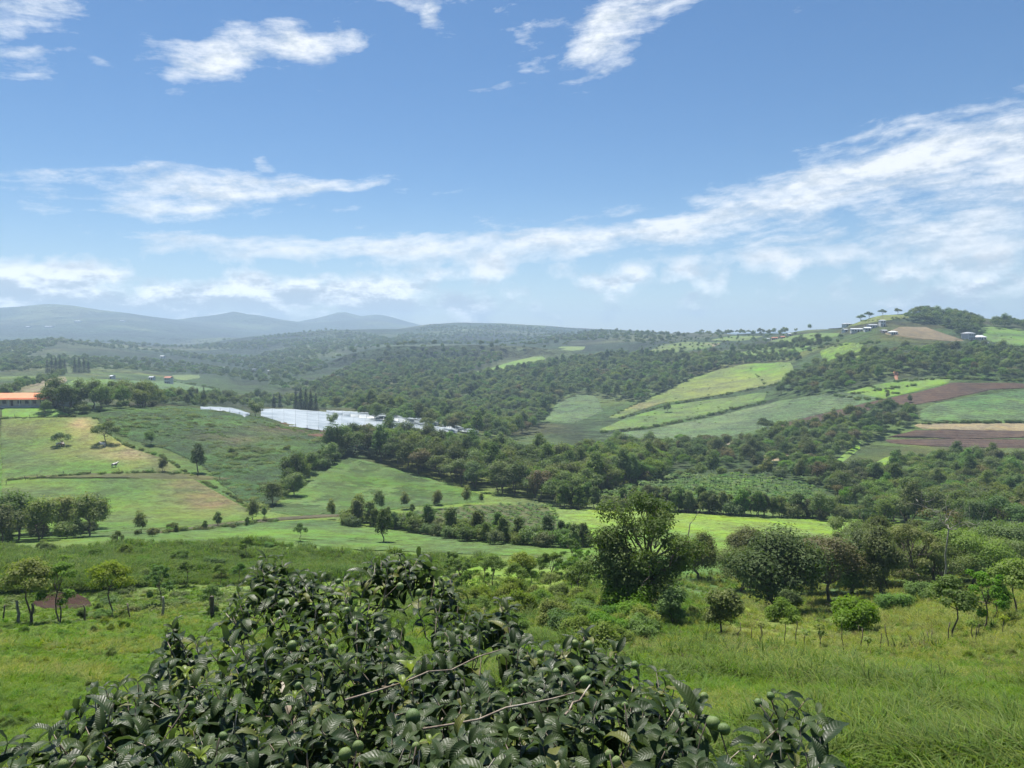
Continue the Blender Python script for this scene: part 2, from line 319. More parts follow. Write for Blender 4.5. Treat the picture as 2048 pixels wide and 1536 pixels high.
# ------------------------------------------------------------------ materials
def new_mat(name):
    m = bpy.data.materials.new(name); m.use_nodes = True; t = NT(m.node_tree); t.n.clear()
    out = t.node('ShaderNodeOutputMaterial'); return m, t, out
def ground_mat(name, dark=0.6, bump=0.6, scales=(0.25, 1.2, 5.0), stretch=(1, 1, 1), contrast=1.0, rows=None, terr=None):
    """ground cover: tone attribute x several sizes of mottling, with relief"""
    m, t, out = new_mat(name)
    at_ = t.node('ShaderNodeAttribute', attribute_name='tone')
    geo = t.node('ShaderNodeNewGeometry'); P = geo.outputs['Position']
    V = t.vmath('MULTIPLY', P, stretch)
    a = t.noise(V, scales[0], 4, 0.6, 0.4); b = t.noise(V, scales[1], 4, 0.65, 0.3); c = t.noise(V, scales[2], 3, 0.7)
    f = t.math('MULTIPLY_ADD', a, 0.8, t.math('MULTIPLY_ADD', b, 0.8, t.math('MULTIPLY', c, 0.7)))   # mean ~1.15
    h = f
    if rows:
        ang, pitch, amt = rows
        sp = t.node('ShaderNodeSeparateXYZ'); t.put(sp.inputs[0], P)
        q = t.math('MULTIPLY_ADD', sp.outputs[0], math.cos(ang) * 2 * math.pi / pitch, t.math('MULTIPLY', sp.outputs[1], math.sin(ang) * 2 * math.pi / pitch))
        w = t.math('SINE', t.math('MULTIPLY_ADD', t.noise(P, 0.12, 3), 5.0, q))
        f = t.math('MULTIPLY_ADD', w, amt, f); h = t.math('MULTIPLY_ADD', w, amt * 1.6, h)
    if terr:
        zs, amt = terr
        sp = t.node('ShaderNodeSeparateXYZ'); t.put(sp.inputs[0], P)
        w = t.math('SINE', t.math('MULTIPLY_ADD', sp.outputs[2], zs, t.math('MULTIPLY', t.noise(P, 0.16, 4, 0.6), 14.0)))
        w = t.math('MULTIPLY', w, t.ramp(t.noise(P, .09, 3), .38, .62))
        f = t.math('MULTIPLY_ADD', w, amt, f); h = t.math('MULTIPLY_ADD', w, amt * 1.8, h)
    lo = t.ramp(f, 1.15 - 0.30, 1.15 + 0.30, max(.25, 1 - dark * contrast * .62), 1 + dark * contrast * .5)
    hs = t.node('ShaderNodeHueSaturation'); t.put(hs.inputs['Hue'], t.ramp(b, .3, .7, .485, .517)); t.put(hs.inputs['Saturation'], t.ramp(a, .3, .7, .85, 1.12)); t.put(hs.inputs['Value'], lo)
    t.put(hs.inputs['Color'], at_.outputs['Color'])
    bs = t.node('ShaderNodeBsdfPrincipled'); t.put(bs.inputs['Base Color'], hs.outputs[0]); bs.inputs['Roughness'].default_value = 0.9; bs.inputs['Specular IOR Level'].default_value = 0.15
    bp = t.node('ShaderNodeBump'); bp.inputs['Strength'].default_value = 1.0; bp.inputs['Distance'].default_value = bump; t.put(bp.inputs['Height'], h)
    t.l.new(bp.outputs[0], bs.inputs['Normal'])
    t.l.new(bs.outputs[0], out.inputs[0]); return m
def leaf_mat(name, c0, c1, trans=0.35, rough=0.55, vary=0.25, spec=0.3, hue=0.02):
    """foliage: per-leaf tint between two leaf colours, tree-to-tree variation, light shining through"""
    m, t, out = new_mat(name)
    at_ = t.node('ShaderNodeAttribute', attribute_name='tint'); oi = t.node('ShaderNodeObjectInfo')
    c = t.mix(at_.outputs['Fac'], c0, c1)
    hs = t.node('ShaderNodeHueSaturation'); r = oi.outputs['Random']
    t.put(hs.inputs['Hue'], t.ramp(r, 0, 1, .5 - hue, .5 + hue, False)); t.put(hs.inputs['Saturation'], t.ramp(t.math('FRACT', t.math('MULTIPLY', r, 7.31)), 0, 1, .78, 1.1, False))
    t.put(hs.inputs['Value'], t.ramp(t.math('FRACT', t.math('MULTIPLY', r, 13.7)), 0, 1, 1 - vary, 1 + vary, False)); t.put(hs.inputs['Color'], c)
    bs = t.node('ShaderNodeBsdfPrincipled'); t.put(bs.inputs['Base Color'], hs.outputs[0]); bs.inputs['Roughness'].default_value = rough; bs.inputs['Specular IOR Level'].default_value = spec
    tr = t.node('ShaderNodeBsdfTranslucent')
    tc = t.mix(1.0, hs.outputs[0], (1.25, 1.45, 0.55), 'MULTIPLY'); t.put(tr.inputs[0], tc)
    mx = t.node('ShaderNodeMixShader'); mx.inputs[0].default_value = trans
    t.l.new(bs.outputs[0], mx.inputs[1]); t.l.new(tr.outputs[0], mx.inputs[2]); t.l.new(mx.outputs[0], out.inputs[0])
    return m
def plain_mat(name, c, rough=0.7, spec=0.3, mott=0.15, scale=3.0, bump=0.0, metal=0.0):
    m, t, out = new_mat(name)
    tc = t.node('ShaderNodeTexCoord'); n = t.noise(tc.outputs['Object'], scale, 5, 0.6)
    v = t.ramp(n, .3, .7, 1 - mott, 1 + mott)
    hs = t.node('ShaderNodeHueSaturation'); hs.inputs['Color'].default_value = (*c, 1); t.put(hs.inputs['Value'], v)
    bs = t.node('ShaderNodeBsdfPrincipled'); t.put(bs.inputs['Base Color'], hs.outputs[0]); bs.inputs['Roughness'].default_value = rough
    bs.inputs['Specular IOR Level'].default_value = spec; bs.inputs['Metallic'].default_value = metal
    if bump:
        bp = t.node('ShaderNodeBump'); bp.inputs['Strength'].default_value = 1; bp.inputs['Distance'].default_value = bump; t.put(bp.inputs['Height'], n); t.l.new(bp.outputs[0], bs.inputs['Normal'])
    t.l.new(bs.outputs[0], out.inputs[0]); return m

M_near = ground_mat('near_grass_ground', .8, .12, (.35, 1.6, 9.0))
M_mid = ground_mat('mid_pasture_ground', .8, .5, (.05, .3, 1.6))
M_far = ground_mat('hill_woodland_ground', 1.1, 5.0, (.012, .05, .16))
M_mount = ground_mat('mountain_slopes', 1.3, 45.0, (.0028, .008, .03))
M_pasture = ground_mat('pasture_grass', .85, .5, (.06, .35, 1.2))
M_terr = ground_mat('terraced_pasture', .6, .5, (.05, .4, 1.6), terr=(4.2, .34))
M_weed = ground_mat('weedy_slope', 1.0, 1.4, (.08, .35, 1.1))
M_cane = ground_mat('cane_leaves', .85, 1.2, (.07, .3, .9), stretch=(1, 1, 2), rows=(1.1, 4.5, .05))
M_plough = ground_mat('ploughed_soil', .6, .4, (.05, .3, 1.2), rows=(1.45, 4.0, .08))
M_lawn = ground_mat('mown_lawn', .55, .2, (.08, .4, 1.6))
M_soil = ground_mat('bare_soil', .5, .2, (.15, .6, 3.0))

# ------------------------------------------------------------------ terrain sheets
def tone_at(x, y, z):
    """ground-cover colour by place, with crown shade put into the distant tones"""
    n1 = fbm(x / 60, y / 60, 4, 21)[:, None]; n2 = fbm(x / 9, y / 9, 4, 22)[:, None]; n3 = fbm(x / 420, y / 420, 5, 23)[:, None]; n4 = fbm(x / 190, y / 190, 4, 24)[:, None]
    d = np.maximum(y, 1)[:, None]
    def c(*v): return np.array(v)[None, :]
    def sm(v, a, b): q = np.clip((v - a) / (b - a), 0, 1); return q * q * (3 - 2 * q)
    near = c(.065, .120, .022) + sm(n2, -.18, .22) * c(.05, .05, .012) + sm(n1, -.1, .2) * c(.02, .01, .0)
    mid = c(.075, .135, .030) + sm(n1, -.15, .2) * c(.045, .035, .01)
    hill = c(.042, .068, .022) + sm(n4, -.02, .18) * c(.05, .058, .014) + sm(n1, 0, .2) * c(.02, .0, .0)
    far = c(.026, .042, .020) + sm(n4, .06, .2) * c(.04, .042, .016) + sm(n3, .08, .2) * c(.05, .045, .02)  # hill and far tones darkened to imitate the self-shadow of tree crowns
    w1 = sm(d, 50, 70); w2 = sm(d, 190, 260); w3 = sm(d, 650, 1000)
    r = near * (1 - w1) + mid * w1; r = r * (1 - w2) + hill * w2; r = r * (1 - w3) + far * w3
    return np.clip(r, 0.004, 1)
def sheet(name, y0, y1, ny, nx, mat, label_kind='structure', geo=True):
    L = lambda y: math.log(y + 24)
    ys = np.exp(np.linspace(L(y0), L(y1), ny)) - 24
    ts = np.linspace(-1, 1, nx)
    hw = 1.28 * (ys + 16)
    X = ts[None, :] * hw[:, None]; Y = ys[:, None] + 0 * X
    Z = ground(X.ravel(), Y.ravel())
    V = np.stack([X.ravel(), Y.ravel(), Z], 1)
    i = np.arange((ny - 1) * (nx - 1)); r = i // (nx - 1); q = i % (nx - 1); a = r * nx + q
    F = np.stack([a, a + 1, a + nx + 1, a + nx], 1)
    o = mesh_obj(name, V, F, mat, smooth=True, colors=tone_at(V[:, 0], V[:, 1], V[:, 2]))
    tag(o, kind='structure'); return o
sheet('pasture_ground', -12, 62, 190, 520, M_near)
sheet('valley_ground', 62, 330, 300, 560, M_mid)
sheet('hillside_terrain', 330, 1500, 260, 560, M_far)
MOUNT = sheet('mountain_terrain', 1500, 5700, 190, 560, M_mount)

def drape(name, poly, mat, tones, lift=None, sy=2.5, sx=7.0, amp=0.35, nsc=25.0, seed=1, edge=3.0, blobs=()):
    """a field: its outline on the photo cast onto the ground, as a sheet lying on the terrain"""
    poly = np.array(poly, float); y0, y1 = poly[:, 1].min() + .3, poly[:, 1].max() - .3
    ny = max(4, int((y1 - y0) / sy)); ys = np.linspace(y0, y1, ny); A = []; Bx = []
    for y in ys:
        xs = []
        for k in range(len(poly)):
            p, q = poly[k], poly[(k + 1) % len(poly)]
            if (p[1] - y) * (q[1] - y) < 0: xs.append(p[0] + (y - p[1]) / (q[1] - p[1]) * (q[0] - p[0]))
        if len(xs) < 2: xs = [poly[:, 0].mean()] * 2
        A.append(min(xs)); Bx.append(max(xs))
    A = np.array(A); Bx = np.array(Bx)
    A += edge * (fbm(ys / 14, ys * 0 + seed, 3, seed)) * 2; Bx += edge * (fbm(ys / 14, ys * 0 + seed + 50, 3, seed)) * 2
    nx = max(4, int((Bx - A).max() / sx)); tt = np.linspace(0, 1, nx)
    PX = A[:, None] + (Bx - A)[:, None] * tt[None, :]; PY = ys[:, None] + 0 * PX
    PY = PY + edge * fbm(PX / 30, PX * 0 + seed, 2, seed + 5)
    x, y, z, ok = hit(PX.ravel(), PY.ravel())
    ri = np.arange(ny)[:, None] + 0 * PX; ci = np.arange(nx)[None, :] + 0 * PX
    rim = ((ri == 0) | (ri == ny - 1) | (ci == 0) | (ci == nx - 1)).ravel()
    up = (lift if lift is not None else 0.0) + 0.02 + 0.0009 * y
    V = np.stack([x, y, z + np.where(rim, -up - .05, up)], 1)
    nxx = nx; i = np.arange((ny - 1) * (nx - 1)); r = i // (nx - 1); q = i % (nx - 1); a = r * nxx + q
    F = np.stack([a + nxx, a + nxx + 1, a + 1, a], 1)
    keep = (np.abs(V[F, 1] - V[F[:, :1], 1]).max(1) < 0.10 * V[F[:, 0], 1] + 4)
    F = F[keep]
    n = fbm(x / nsc, y / nsc, 4, seed)[:, None]; w = np.clip(n / amp + .5, 0, 1)
    c0, c1 = np.array(tones[0])[None], np.array(tones[1])[None]
    C = c0 * (1 - w) + c1 * w
    for (bx, by, brx, bry, bc, bs) in blobs:
        g = np.exp(-(((PX.ravel() - bx) / brx) ** 2 + ((PY.ravel() - by) / bry) ** 2)) * bs
        g = np.clip(g * (1 + 2.2 * fbm(x / 7, y / 7, 4, seed + 3)), 0, 1)[:, None]
        C = C * (1 - g) + np.array(bc)[None] * g
    o = mesh_obj(name, V, F, mat, smooth=True, colors=C); tag(o, kind='structure'); return o
GY = (.118, .150, .038); GB = (.078, .138, .028); GM = (.062, .115, .032); GD = (.042, .078, .026); TAN = (.26, .20, .10); BRN = (.066, .043, .030); RED = (.17, .075, .045)
CANE = (.085, .130, .058); CANE2 = (.13, .175, .080)
FIELDS = [
 ('pasture_field', [(0,838),(150,834),(196,838),(215,868),(250,893),(330,918),(395,962),(440,985),(520,1030),(500,1038),(400,1052),(250,1062),(60,1075),(0,1080)], M_pasture, (GY, GB), dict(seed=3, sx=6, blobs=[(165,855,28,22,TAN,.85),(255,905,60,22,TAN,.7),(330,935,55,20,(.16,.13,.06),.6),(130,905,60,8,(.10,.10,.05),.5),(60,860,70,14,(.15,.14,.05),.5),(425,1000,70,26,(.15,.105,.06),.95),(370,972,60,14,(.12,.10,.055),.7),(250,1005,130,25,(.065,.135,.024),.5)])),
 ('lawn', [(0,817),(75,813),(118,819),(150,832),(0,836)], M_lawn, ((.11,.21,.03), (.13,.23,.04)), dict(seed=4, edge=1.0)),
 ('weedy_slope', [(200,838),(195,818),(300,812),(400,816),(520,836),(600,854),(655,864),(690,884),(640,925),(590,968),(548,1012),(520,1024),(450,975),(400,930),(330,900),(255,880)], M_weed, (GD, (.07,.125,.035)), dict(seed=5, blobs=[(470,880,90,20,(.10,.085,.05),.55),(575,858,60,10,(.13,.085,.055),.7)])),
 ('bare_soil', [(545,846),(620,858),(700,860),(695,880),(640,876),(600,872),(655,868)], M_soil, (BRN, (.13,.075,.05)), dict(seed=6, lift=.3)),
 ('sloping_pasture', [(706,915),(800,940),(900,968),(975,992),(960,1006),(830,1014),(690,1031),(590,1032),(535,1022),(600,975),(660,938)], M_terr, ((.058,.105,.026), (.082,.135,.034)), dict(seed=8)),
 ('meadow', [(330,1066),(450,1052),(640,1038),(690,1048),(860,1072),(1000,1084),(1200,1098),(1200,1134),(1050,1112),(900,1108),(700,1100),(520,1080),(400,1080)], M_pasture, (GM, (.09,.15,.035)), dict(seed=9, blobs=[(1085,1116,30,6,BRN,.6)])),
 ('crop_plot', [(820,1024),(960,1010),(1095,1008),(1115,1040),(1118,1086),(960,1078),(840,1070)], M_soil, ((.07,.09,.035), (.09,.10,.04)), dict(seed=10)),
 ('bright_meadow', [(1108,1018),(1300,1024),(1500,1034),(1700,1040),(1822,1044),(1790,1062),(1700,1085),(1600,1112),(1400,1112),(1260,1112),(1195,1098),(1122,1060)], M_pasture, ((.12,.20,.032), (.155,.225,.042)), dict(seed=11)),
 ('banana_plot', [(1205,1000),(1260,975),(1350,957),(1500,955),(1600,972),(1650,990),(1640,1020),(1400,1014),(1205,1012)], M_cane, ((.075,.13,.035), (.10,.165,.04)), dict(seed=12)),
 ('sugar_cane_field', [(1205,872),(1300,858),(1400,840),(1560,802),(1690,782),(1770,797),(1700,816),(1560,848),(1480,872),(1400,880),(1300,880)], M_cane, (CANE, CANE2), dict(seed=13)),
 ('green_paddock', [(1672,790),(1735,772),(1790,764),(1905,757),(1900,766),(1830,784),(1765,799),(1700,788)], M_lawn, ((.11,.19,.035), (.14,.22,.045)), dict(seed=14, edge=1.5)),
 ('ploughed_field', [(1905,764),(1985,764),(2080,770),(2080,776),(1985,780),(1900,798),(1840,808),(1770,816),(1700,828),(1560,864),(1562,848),(1700,815),(1770,797),(1832,786)], M_plough, (BRN, (.082,.054,.038)), dict(seed=15, edge=1.5)),
 ('sugar_cane_field', [(1838,822),(1860,810),(1950,792),(2080,776),(2080,846),(1960,846),(1838,844)], M_cane, ((.075,.135,.05), (.105,.165,.06)), dict(seed=16)),
 ('dry_strip', [(1820,850),(1850,845),(2080,845),(2080,864),(1850,860)], M_soil, ((.22,.18,.10), (.26,.21,.12)), dict(seed=17, edge=1.5)),
 ('ploughed_field', [(1758,878),(1840,858),(1960,861),(2080,863),(2080,898),(1900,894),(1780,888)], M_plough, ((.066,.044,.032), (.088,.060,.044)), dict(seed=18, edge=1.5)),
 ('bright_wedge_field', [(1645,936),(1690,902),(1722,884),(1727,898),(1700,918),(1662,942)], M_lawn, ((.14,.24,.035), (.17,.26,.045)), dict(seed=19)),
 ('bright_wedge_field', [(1742,928),(1770,914),(1803,910),(1800,930),(1760,940)], M_lawn, ((.14,.22,.035), (.16,.23,.045)), dict(seed=20)),
 ('hillside_field', [(1212,838),(1290,800),(1390,752),(1480,730),(1580,724),(1592,740),(1560,766),(1450,788),(1320,808),(1235,838)], M_pasture, ((.12,.165,.045), (.16,.185,.055)), dict(seed=21, nsc=50, blobs=[(1530,738,60,16,(.11,.21,.03),.8),(1290,812,50,10,(.19,.17,.07),.7)])),
 ('rounded_field', [(1082,842),(1110,806),(1160,787),(1196,794),(1212,822),(1150,846)], M_cane, (CANE, (.11,.155,.065)), dict(seed=22)),
 ('lower_field', [(1195,862),(1240,840),(1330,812),(1480,792),(1535,784),(1530,802),(1400,832),(1290,856)], M_pasture, ((.09,.145,.04), (.125,.175,.05)), dict(seed=23)),
 ('hedged_field', [(935,750),(1000,729),(1080,712),(1097,719),(1025,738)], M_lawn, ((.12,.20,.045), (.15,.21,.055)), dict(seed=24)),
 ('pale_field', [(1100,702),(1120,692),(1175,690),(1170,700)], M_lawn, ((.13,.18,.06), (.15,.19,.06)), dict(seed=25)),
 ('crest_field', [(1650,650),(1700,634),(1760,629),(1825,628),(1832,634),(1760,643),(1690,655)], M_pasture, ((.13,.16,.045), (.16,.18,.05)), dict(seed=26, edge=1)),
 ('bare_slope', [(1760,668),(1800,654),(1845,652),(1900,670),(1935,684),(1850,680)], M_soil, ((.19,.15,.095), (.15,.12,.07)), dict(seed=27, edge=1.5)),
 ('crest_pasture', [(1945,654),(1990,652),(2080,662),(2080,694),(2000,690),(1960,675)], M_pasture, ((.09,.16,.04), (.12,.18,.05)), dict(seed=28)),
 ('bright_thicket_field', [(1635,702),(1680,688),(1722,684),(1738,700),(1700,708),(1650,726)], M_weed, ((.12,.20,.035), (.15,.22,.04)), dict(seed=29)),
 ('tan_field', [(20,788),(60,762),(128,752),(140,762),(90,780),(40,794)], M_soil, ((.19,.16,.10), (.15,.15,.07)), dict(seed=30)),
 ('slope_field', [(55,796),(110,776),(150,758),(232,760),(225,772),(150,786),(80,800)], M_pasture, ((.13,.18,.05), (.10,.17,.04)), dict(seed=31)),
 ('valley_cane_field', [(205,764),(260,760),(330,762),(400,772),(470,788),(486,797),(420,795),(330,786),(230,776)], M_cane, ((.085,.15,.055), (.11,.165,.07)), dict(seed=32)),
 ('valley_pasture', [(330,752),(400,748),(405,757),(360,762)], M_lawn, ((.12,.16,.06), (.13,.17,.06)), dict(seed=33)),
 ('dirt_track', [(1783,742),(1794,738),(1800,748),(1797,756),(1802,764),(1791,764),(1786,754)], M_soil, ((.30,.15,.09), (.26,.13,.08)), dict(seed=34, edge=.6)),
 ('dirt_track', [(20,956),(160,949),(300,945),(380,949),(440,956),(500,962),(440,959.5),(300,948),(160,952),(20,959)], M_soil, ((.085,.095,.035), (.115,.11,.045)), dict(seed=35, edge=.8, lift=.1)),
 ('stream_bank', [(60,1206),(80,1194),(112,1186),(150,1189),(178,1200),(190,1212),(150,1222),(90,1220)], M_soil, ((.030,.018,.013), (.055,.028,.02)), dict(seed=36, lift=.05, edge=5)),  # soil tone darkened: shade under the overhanging bank put into the colour
 ('eroded_bank', [(1435,886),(1500,874),(1512,882),(1460,896)], M_soil, ((.33,.28,.20), (.20,.16,.10)), dict(seed=37, edge=1.5)),
 ('eroded_bank', [(1505,918),(1540,906),(1590,908),(1560,924)], M_soil, ((.28,.23,.15), (.17,.15,.08)), dict(seed=38, edge=1.5)),
 ('rough_grass_slope', [(880,1112),(1000,1118),(1150,1140),(1190,1180),(1080,1180),(980,1190),(900,1160)], M_pasture, ((.13,.20,.035), (.16,.21,.045)), dict(seed=40)),
 ('grassy_hump', [(1420,1275),(1475,1215),(1540,1208),(1600,1232),(1650,1262),(1600,1292),(1480,1290)], M_near, ((.20,.21,.05), (.15,.20,.04)), dict(seed=45)),
 ('open_slope_field', [(1285,706),(1320,690),(1400,682),(1450,684),(1420,696),(1340,706)], M_pasture, ((.12,.15,.05), (.10,.15,.04)), dict(seed=51, edge=2)),
 ('bare_slope', [(1380,694),(1420,684),(1448,686),(1430,695)], M_soil, ((.20,.17,.10), (.16,.14,.07)), dict(seed=52, edge=1.5)),
 ('open_slope_field', [(1405,682),(1470,672),(1540,670),(1500,680),(1450,684)], M_pasture, ((.11,.18,.04), (.13,.17,.05)), dict(seed=53, edge=1.5)),
 ('open_slope_field', [(1470,708),(1520,694),(1600,690),(1640,696),(1590,706),(1520,714)], M_pasture, ((.10,.165,.04), (.13,.18,.05)), dict(seed=54, edge=1.5)),
 ('open_slope_field', [(1530,684),(1580,672),(1650,664),(1690,668),(1650,680),(1580,686)], M_pasture, ((.12,.17,.05), (.10,.16,.04)), dict(seed=55, edge=1.5)),
 ('open_slope_field', [(1330,724),(1390,714),(1470,712),(1440,722),(1380,730)], M_pasture, ((.10,.15,.04), (.13,.16,.05)), dict(seed=56, edge=2)),
 ('bright_thicket_field', [(1700,712),(1740,704),(1760,708),(1720,718)], M_lawn, ((.14,.22,.035), (.16,.22,.04)), dict(seed=57, edge=1)),
 ('clearing', [(840,795),(880,782),(920,778),(930,784),(870,797)], M_lawn, ((.10,.16,.045), (.12,.17,.05)), dict(seed=58, edge=1)),
 ('clearing', [(900,724),(960,716),(1000,716),(960,726)], M_lawn, ((.09,.14,.045), (.11,.15,.05)), dict(seed=59, edge=1)),
 ('field_path', [(300,1068),(420,1050),(560,1036),(690,1028),(690,1033),(560,1042),(420,1058)], M_soil, ((.10,.085,.055), (.075,.075,.04)), dict(seed=41, lift=.1, edge=1)),
]
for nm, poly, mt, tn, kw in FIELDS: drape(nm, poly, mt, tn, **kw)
# ------------------------------------------------------------------ vegetation builders
def tube_geo(paths, sides=6):
    """paths: list of (points Nx3, radii N) -> verts, quad faces"""
    V = []; F = []; off = 0
    for P, R in paths:
        P = np.asarray(P, float); R = np.asarray(R, float); n = len(P)
        T = np.gradient(P, axis=0); T /= np.maximum(np.linalg.norm(T, axis=1, keepdims=True), 1e-9)
        ref = np.where(np.abs(T[:, 2:3]) < 0.9, np.array([[0, 0, 1.0]]), np.array([[1.0, 0, 0]]))
        A = np.cross(T, ref); A /= np.maximum(np.linalg.norm(A, axis=1, keepdims=True), 1e-9); B = np.cross(T, A)
        th = np.arange(sides) * 2 * math.pi / sides
        ring = P[:, None, :] + R[:, None, None] * (np.cos(th)[None, :, None] * A[:, None, :] + np.sin(th)[None, :, None] * B[:, None, :])
        V.append(ring.reshape(-1, 3))
        i = np.arange((n - 1) * sides); r = i // sides; k = i % sides; k2 = (k + 1) % sides
        F.append(np.stack([r * sides + k, r * sides + k2, (r + 1) * sides + k2, (r + 1) * sides + k], 1) + off); off += n * sides
        c = len(P) - 1
        V.append(P[-1:]); # closed tip
        kk = np.arange(sides); F.append(np.stack([c * sides + kk, c * sides + (kk + 1) % sides, np.full(sides, n * sides), np.full(sides, n * sides)], 1) + off - n * sides); off += 1
    F = np.vstack(F)
    return np.vstack(V), [tuple(dict.fromkeys(f)) for f in F.tolist()]
def wob(rng, a, b, n=5, amp=0.08, sag=0.0):
    a = np.asarray(a, float); b = np.asarray(b, float); t = np.linspace(0, 1, n)[:, None]; L = np.linalg.norm(b - a)
    P = a + (b - a) * t; o = rng.normal(0, amp * L, (n, 3)); o *= np.sin(t * math.pi) ; P = P + o; P[:, 2] += sag * L * np.sin(t[:, 0] * math.pi)
    return P
def unit(v): return v / np.maximum(np.linalg.norm(v, axis=-1, keepdims=True), 1e-9)
def leaves_geo(rng, pos, nrm, size, tint, aspect=0.55, fold=0.12):
    """diamond leaves of two triangles each, slightly folded"""
    N = len(pos); nrm = unit(nrm); r = unit(np.cross(nrm, unit(rng.normal(size=(N, 3))))); b = np.cross(nrm, r)
    s = size[:, None]
    p0 = pos - r * s * .5; p2 = pos + r * s * .5
    p1 = pos + b * s * .5 * aspect + nrm * s * fold; p3 = pos - b * s * .5 * aspect + nrm * s * fold
    V = np.stack([p0, p1, p2, p3], 1).reshape(-1, 3); i = np.arange(N) * 4
    F = np.vstack([np.stack([i, i + 1, i + 2], 1), np.stack([i, i + 2, i + 3], 1)])
    return V, F, np.repeat(tint, 4)
def crown_geo(rng, clumps, n, leaf, up=0.35, fill=0.72, rag=0.22):
    c = np.array(clumps, float); w = c[:, 3] ** 2; k = rng.choice(len(c), n, p=w / w.sum())
    d = unit(rng.normal(size=(n, 3)) + np.array([0, 0, up])); fl = c[k, 4]
    rad = c[k, 3] * np.clip(rng.normal(0.86, rag, n), fill * .4, 1.35)
    pos = c[k, :3] + d * rad[:, None] * np.stack([np.ones(n), np.ones(n), fl], 1)
    nrm = d * 0.9 + rng.normal(0, .38, (n, 3)) + np.array([0, 0, .6])
    ct = rng.random(len(c)); tint = np.clip(0.55 * ct[k] + 0.45 * rng.random(n), 0, 1)
    return leaves_geo(rng, pos, nrm, leaf * rng.uniform(.6, 1.35, n), tint)
def clumps_for(rng, style, W, H):
    C = []
    if style == 'round':
        for i in range(16):
            d = unit(rng.normal(size=3) + np.array([0, 0, .3])); q = rng.uniform(.5, .8)
            C.append((d[0] * W * .5 * q, d[1] * W * .5 * q, H * .60 + d[2] * H * .36 * q, W * rng.uniform(.13, .22), .85))
        C.append((0, 0, H * .6, W * .25, .9))
    elif style == 'umbrella':
        for i in range(17):
            a = rng.uniform(0, 2 * math.pi); q = math.sqrt(rng.random()); C.append((math.cos(a) * W * .42 * q, math.sin(a) * W * .42 * q, H * (.84 - .26 * q * q) + rng.normal(0, H * .04), W * rng.uniform(.12, .19), .55))
    elif style == 'tall':
        for i in range(15):
            a = rng.uniform(0, 2 * math.pi); t = rng.random(); q = (1 - abs(t - .42) * 1.2) * rng.uniform(.4, 1); C.append((math.cos(a) * W * .36 * q, math.sin(a) * W * .36 * q, H * (.26 + .66 * t), W * rng.uniform(.14, .23), .95))
    elif style == 'low':
        for i in range(13):
            a = rng.uniform(0, 2 * math.pi); q = math.sqrt(rng.random()); C.append((math.cos(a) * W * .36 * q, math.sin(a) * W * .36 * q, H * (.30 + .45 * rng.random() * (1 - .5 * q)), W * rng.uniform(.15, .23), .8))
    elif style == 'open':
        for i in range(20):
            d = unit(rng.normal(size=3) + np.array([0, 0, .5])); q = rng.uniform(.7, 1.0)
            C.append((d[0] * W * .46 * q, d[1] * W * .46 * q, H * .55 + d[2] * H * .42 * q, W * rng.uniform(.07, .13), .7))
    return C
def trunk_paths(rng, C, H, r0, limbs=7, lean=0.06, low=.35):
    top = np.array([rng.normal(0, lean * H), rng.normal(0, lean * H), H * low])
    P = [(wob(rng, (0, 0, -0.25), top, 5, .05), np.linspace(r0, r0 * .72, 5))]
    cs = sorted(C, key=lambda c: -c[3]); pick = [cs[i] for i in rng.permutation(len(cs))[:limbs]]
    for c in pick:
        e = np.array(c[:3]); P.append((wob(rng, top, e, 5, .09, .06), np.linspace(r0 * .55, r0 * .12, 5)))
        for _ in range(2):
            e2 = e + rng.normal(0, c[3] * .8, 3); m = top + (e - top) * .6; P.append((wob(rng, m, e2, 4, .1), np.linspace(r0 * .22, r0 * .06, 4)))
    return P

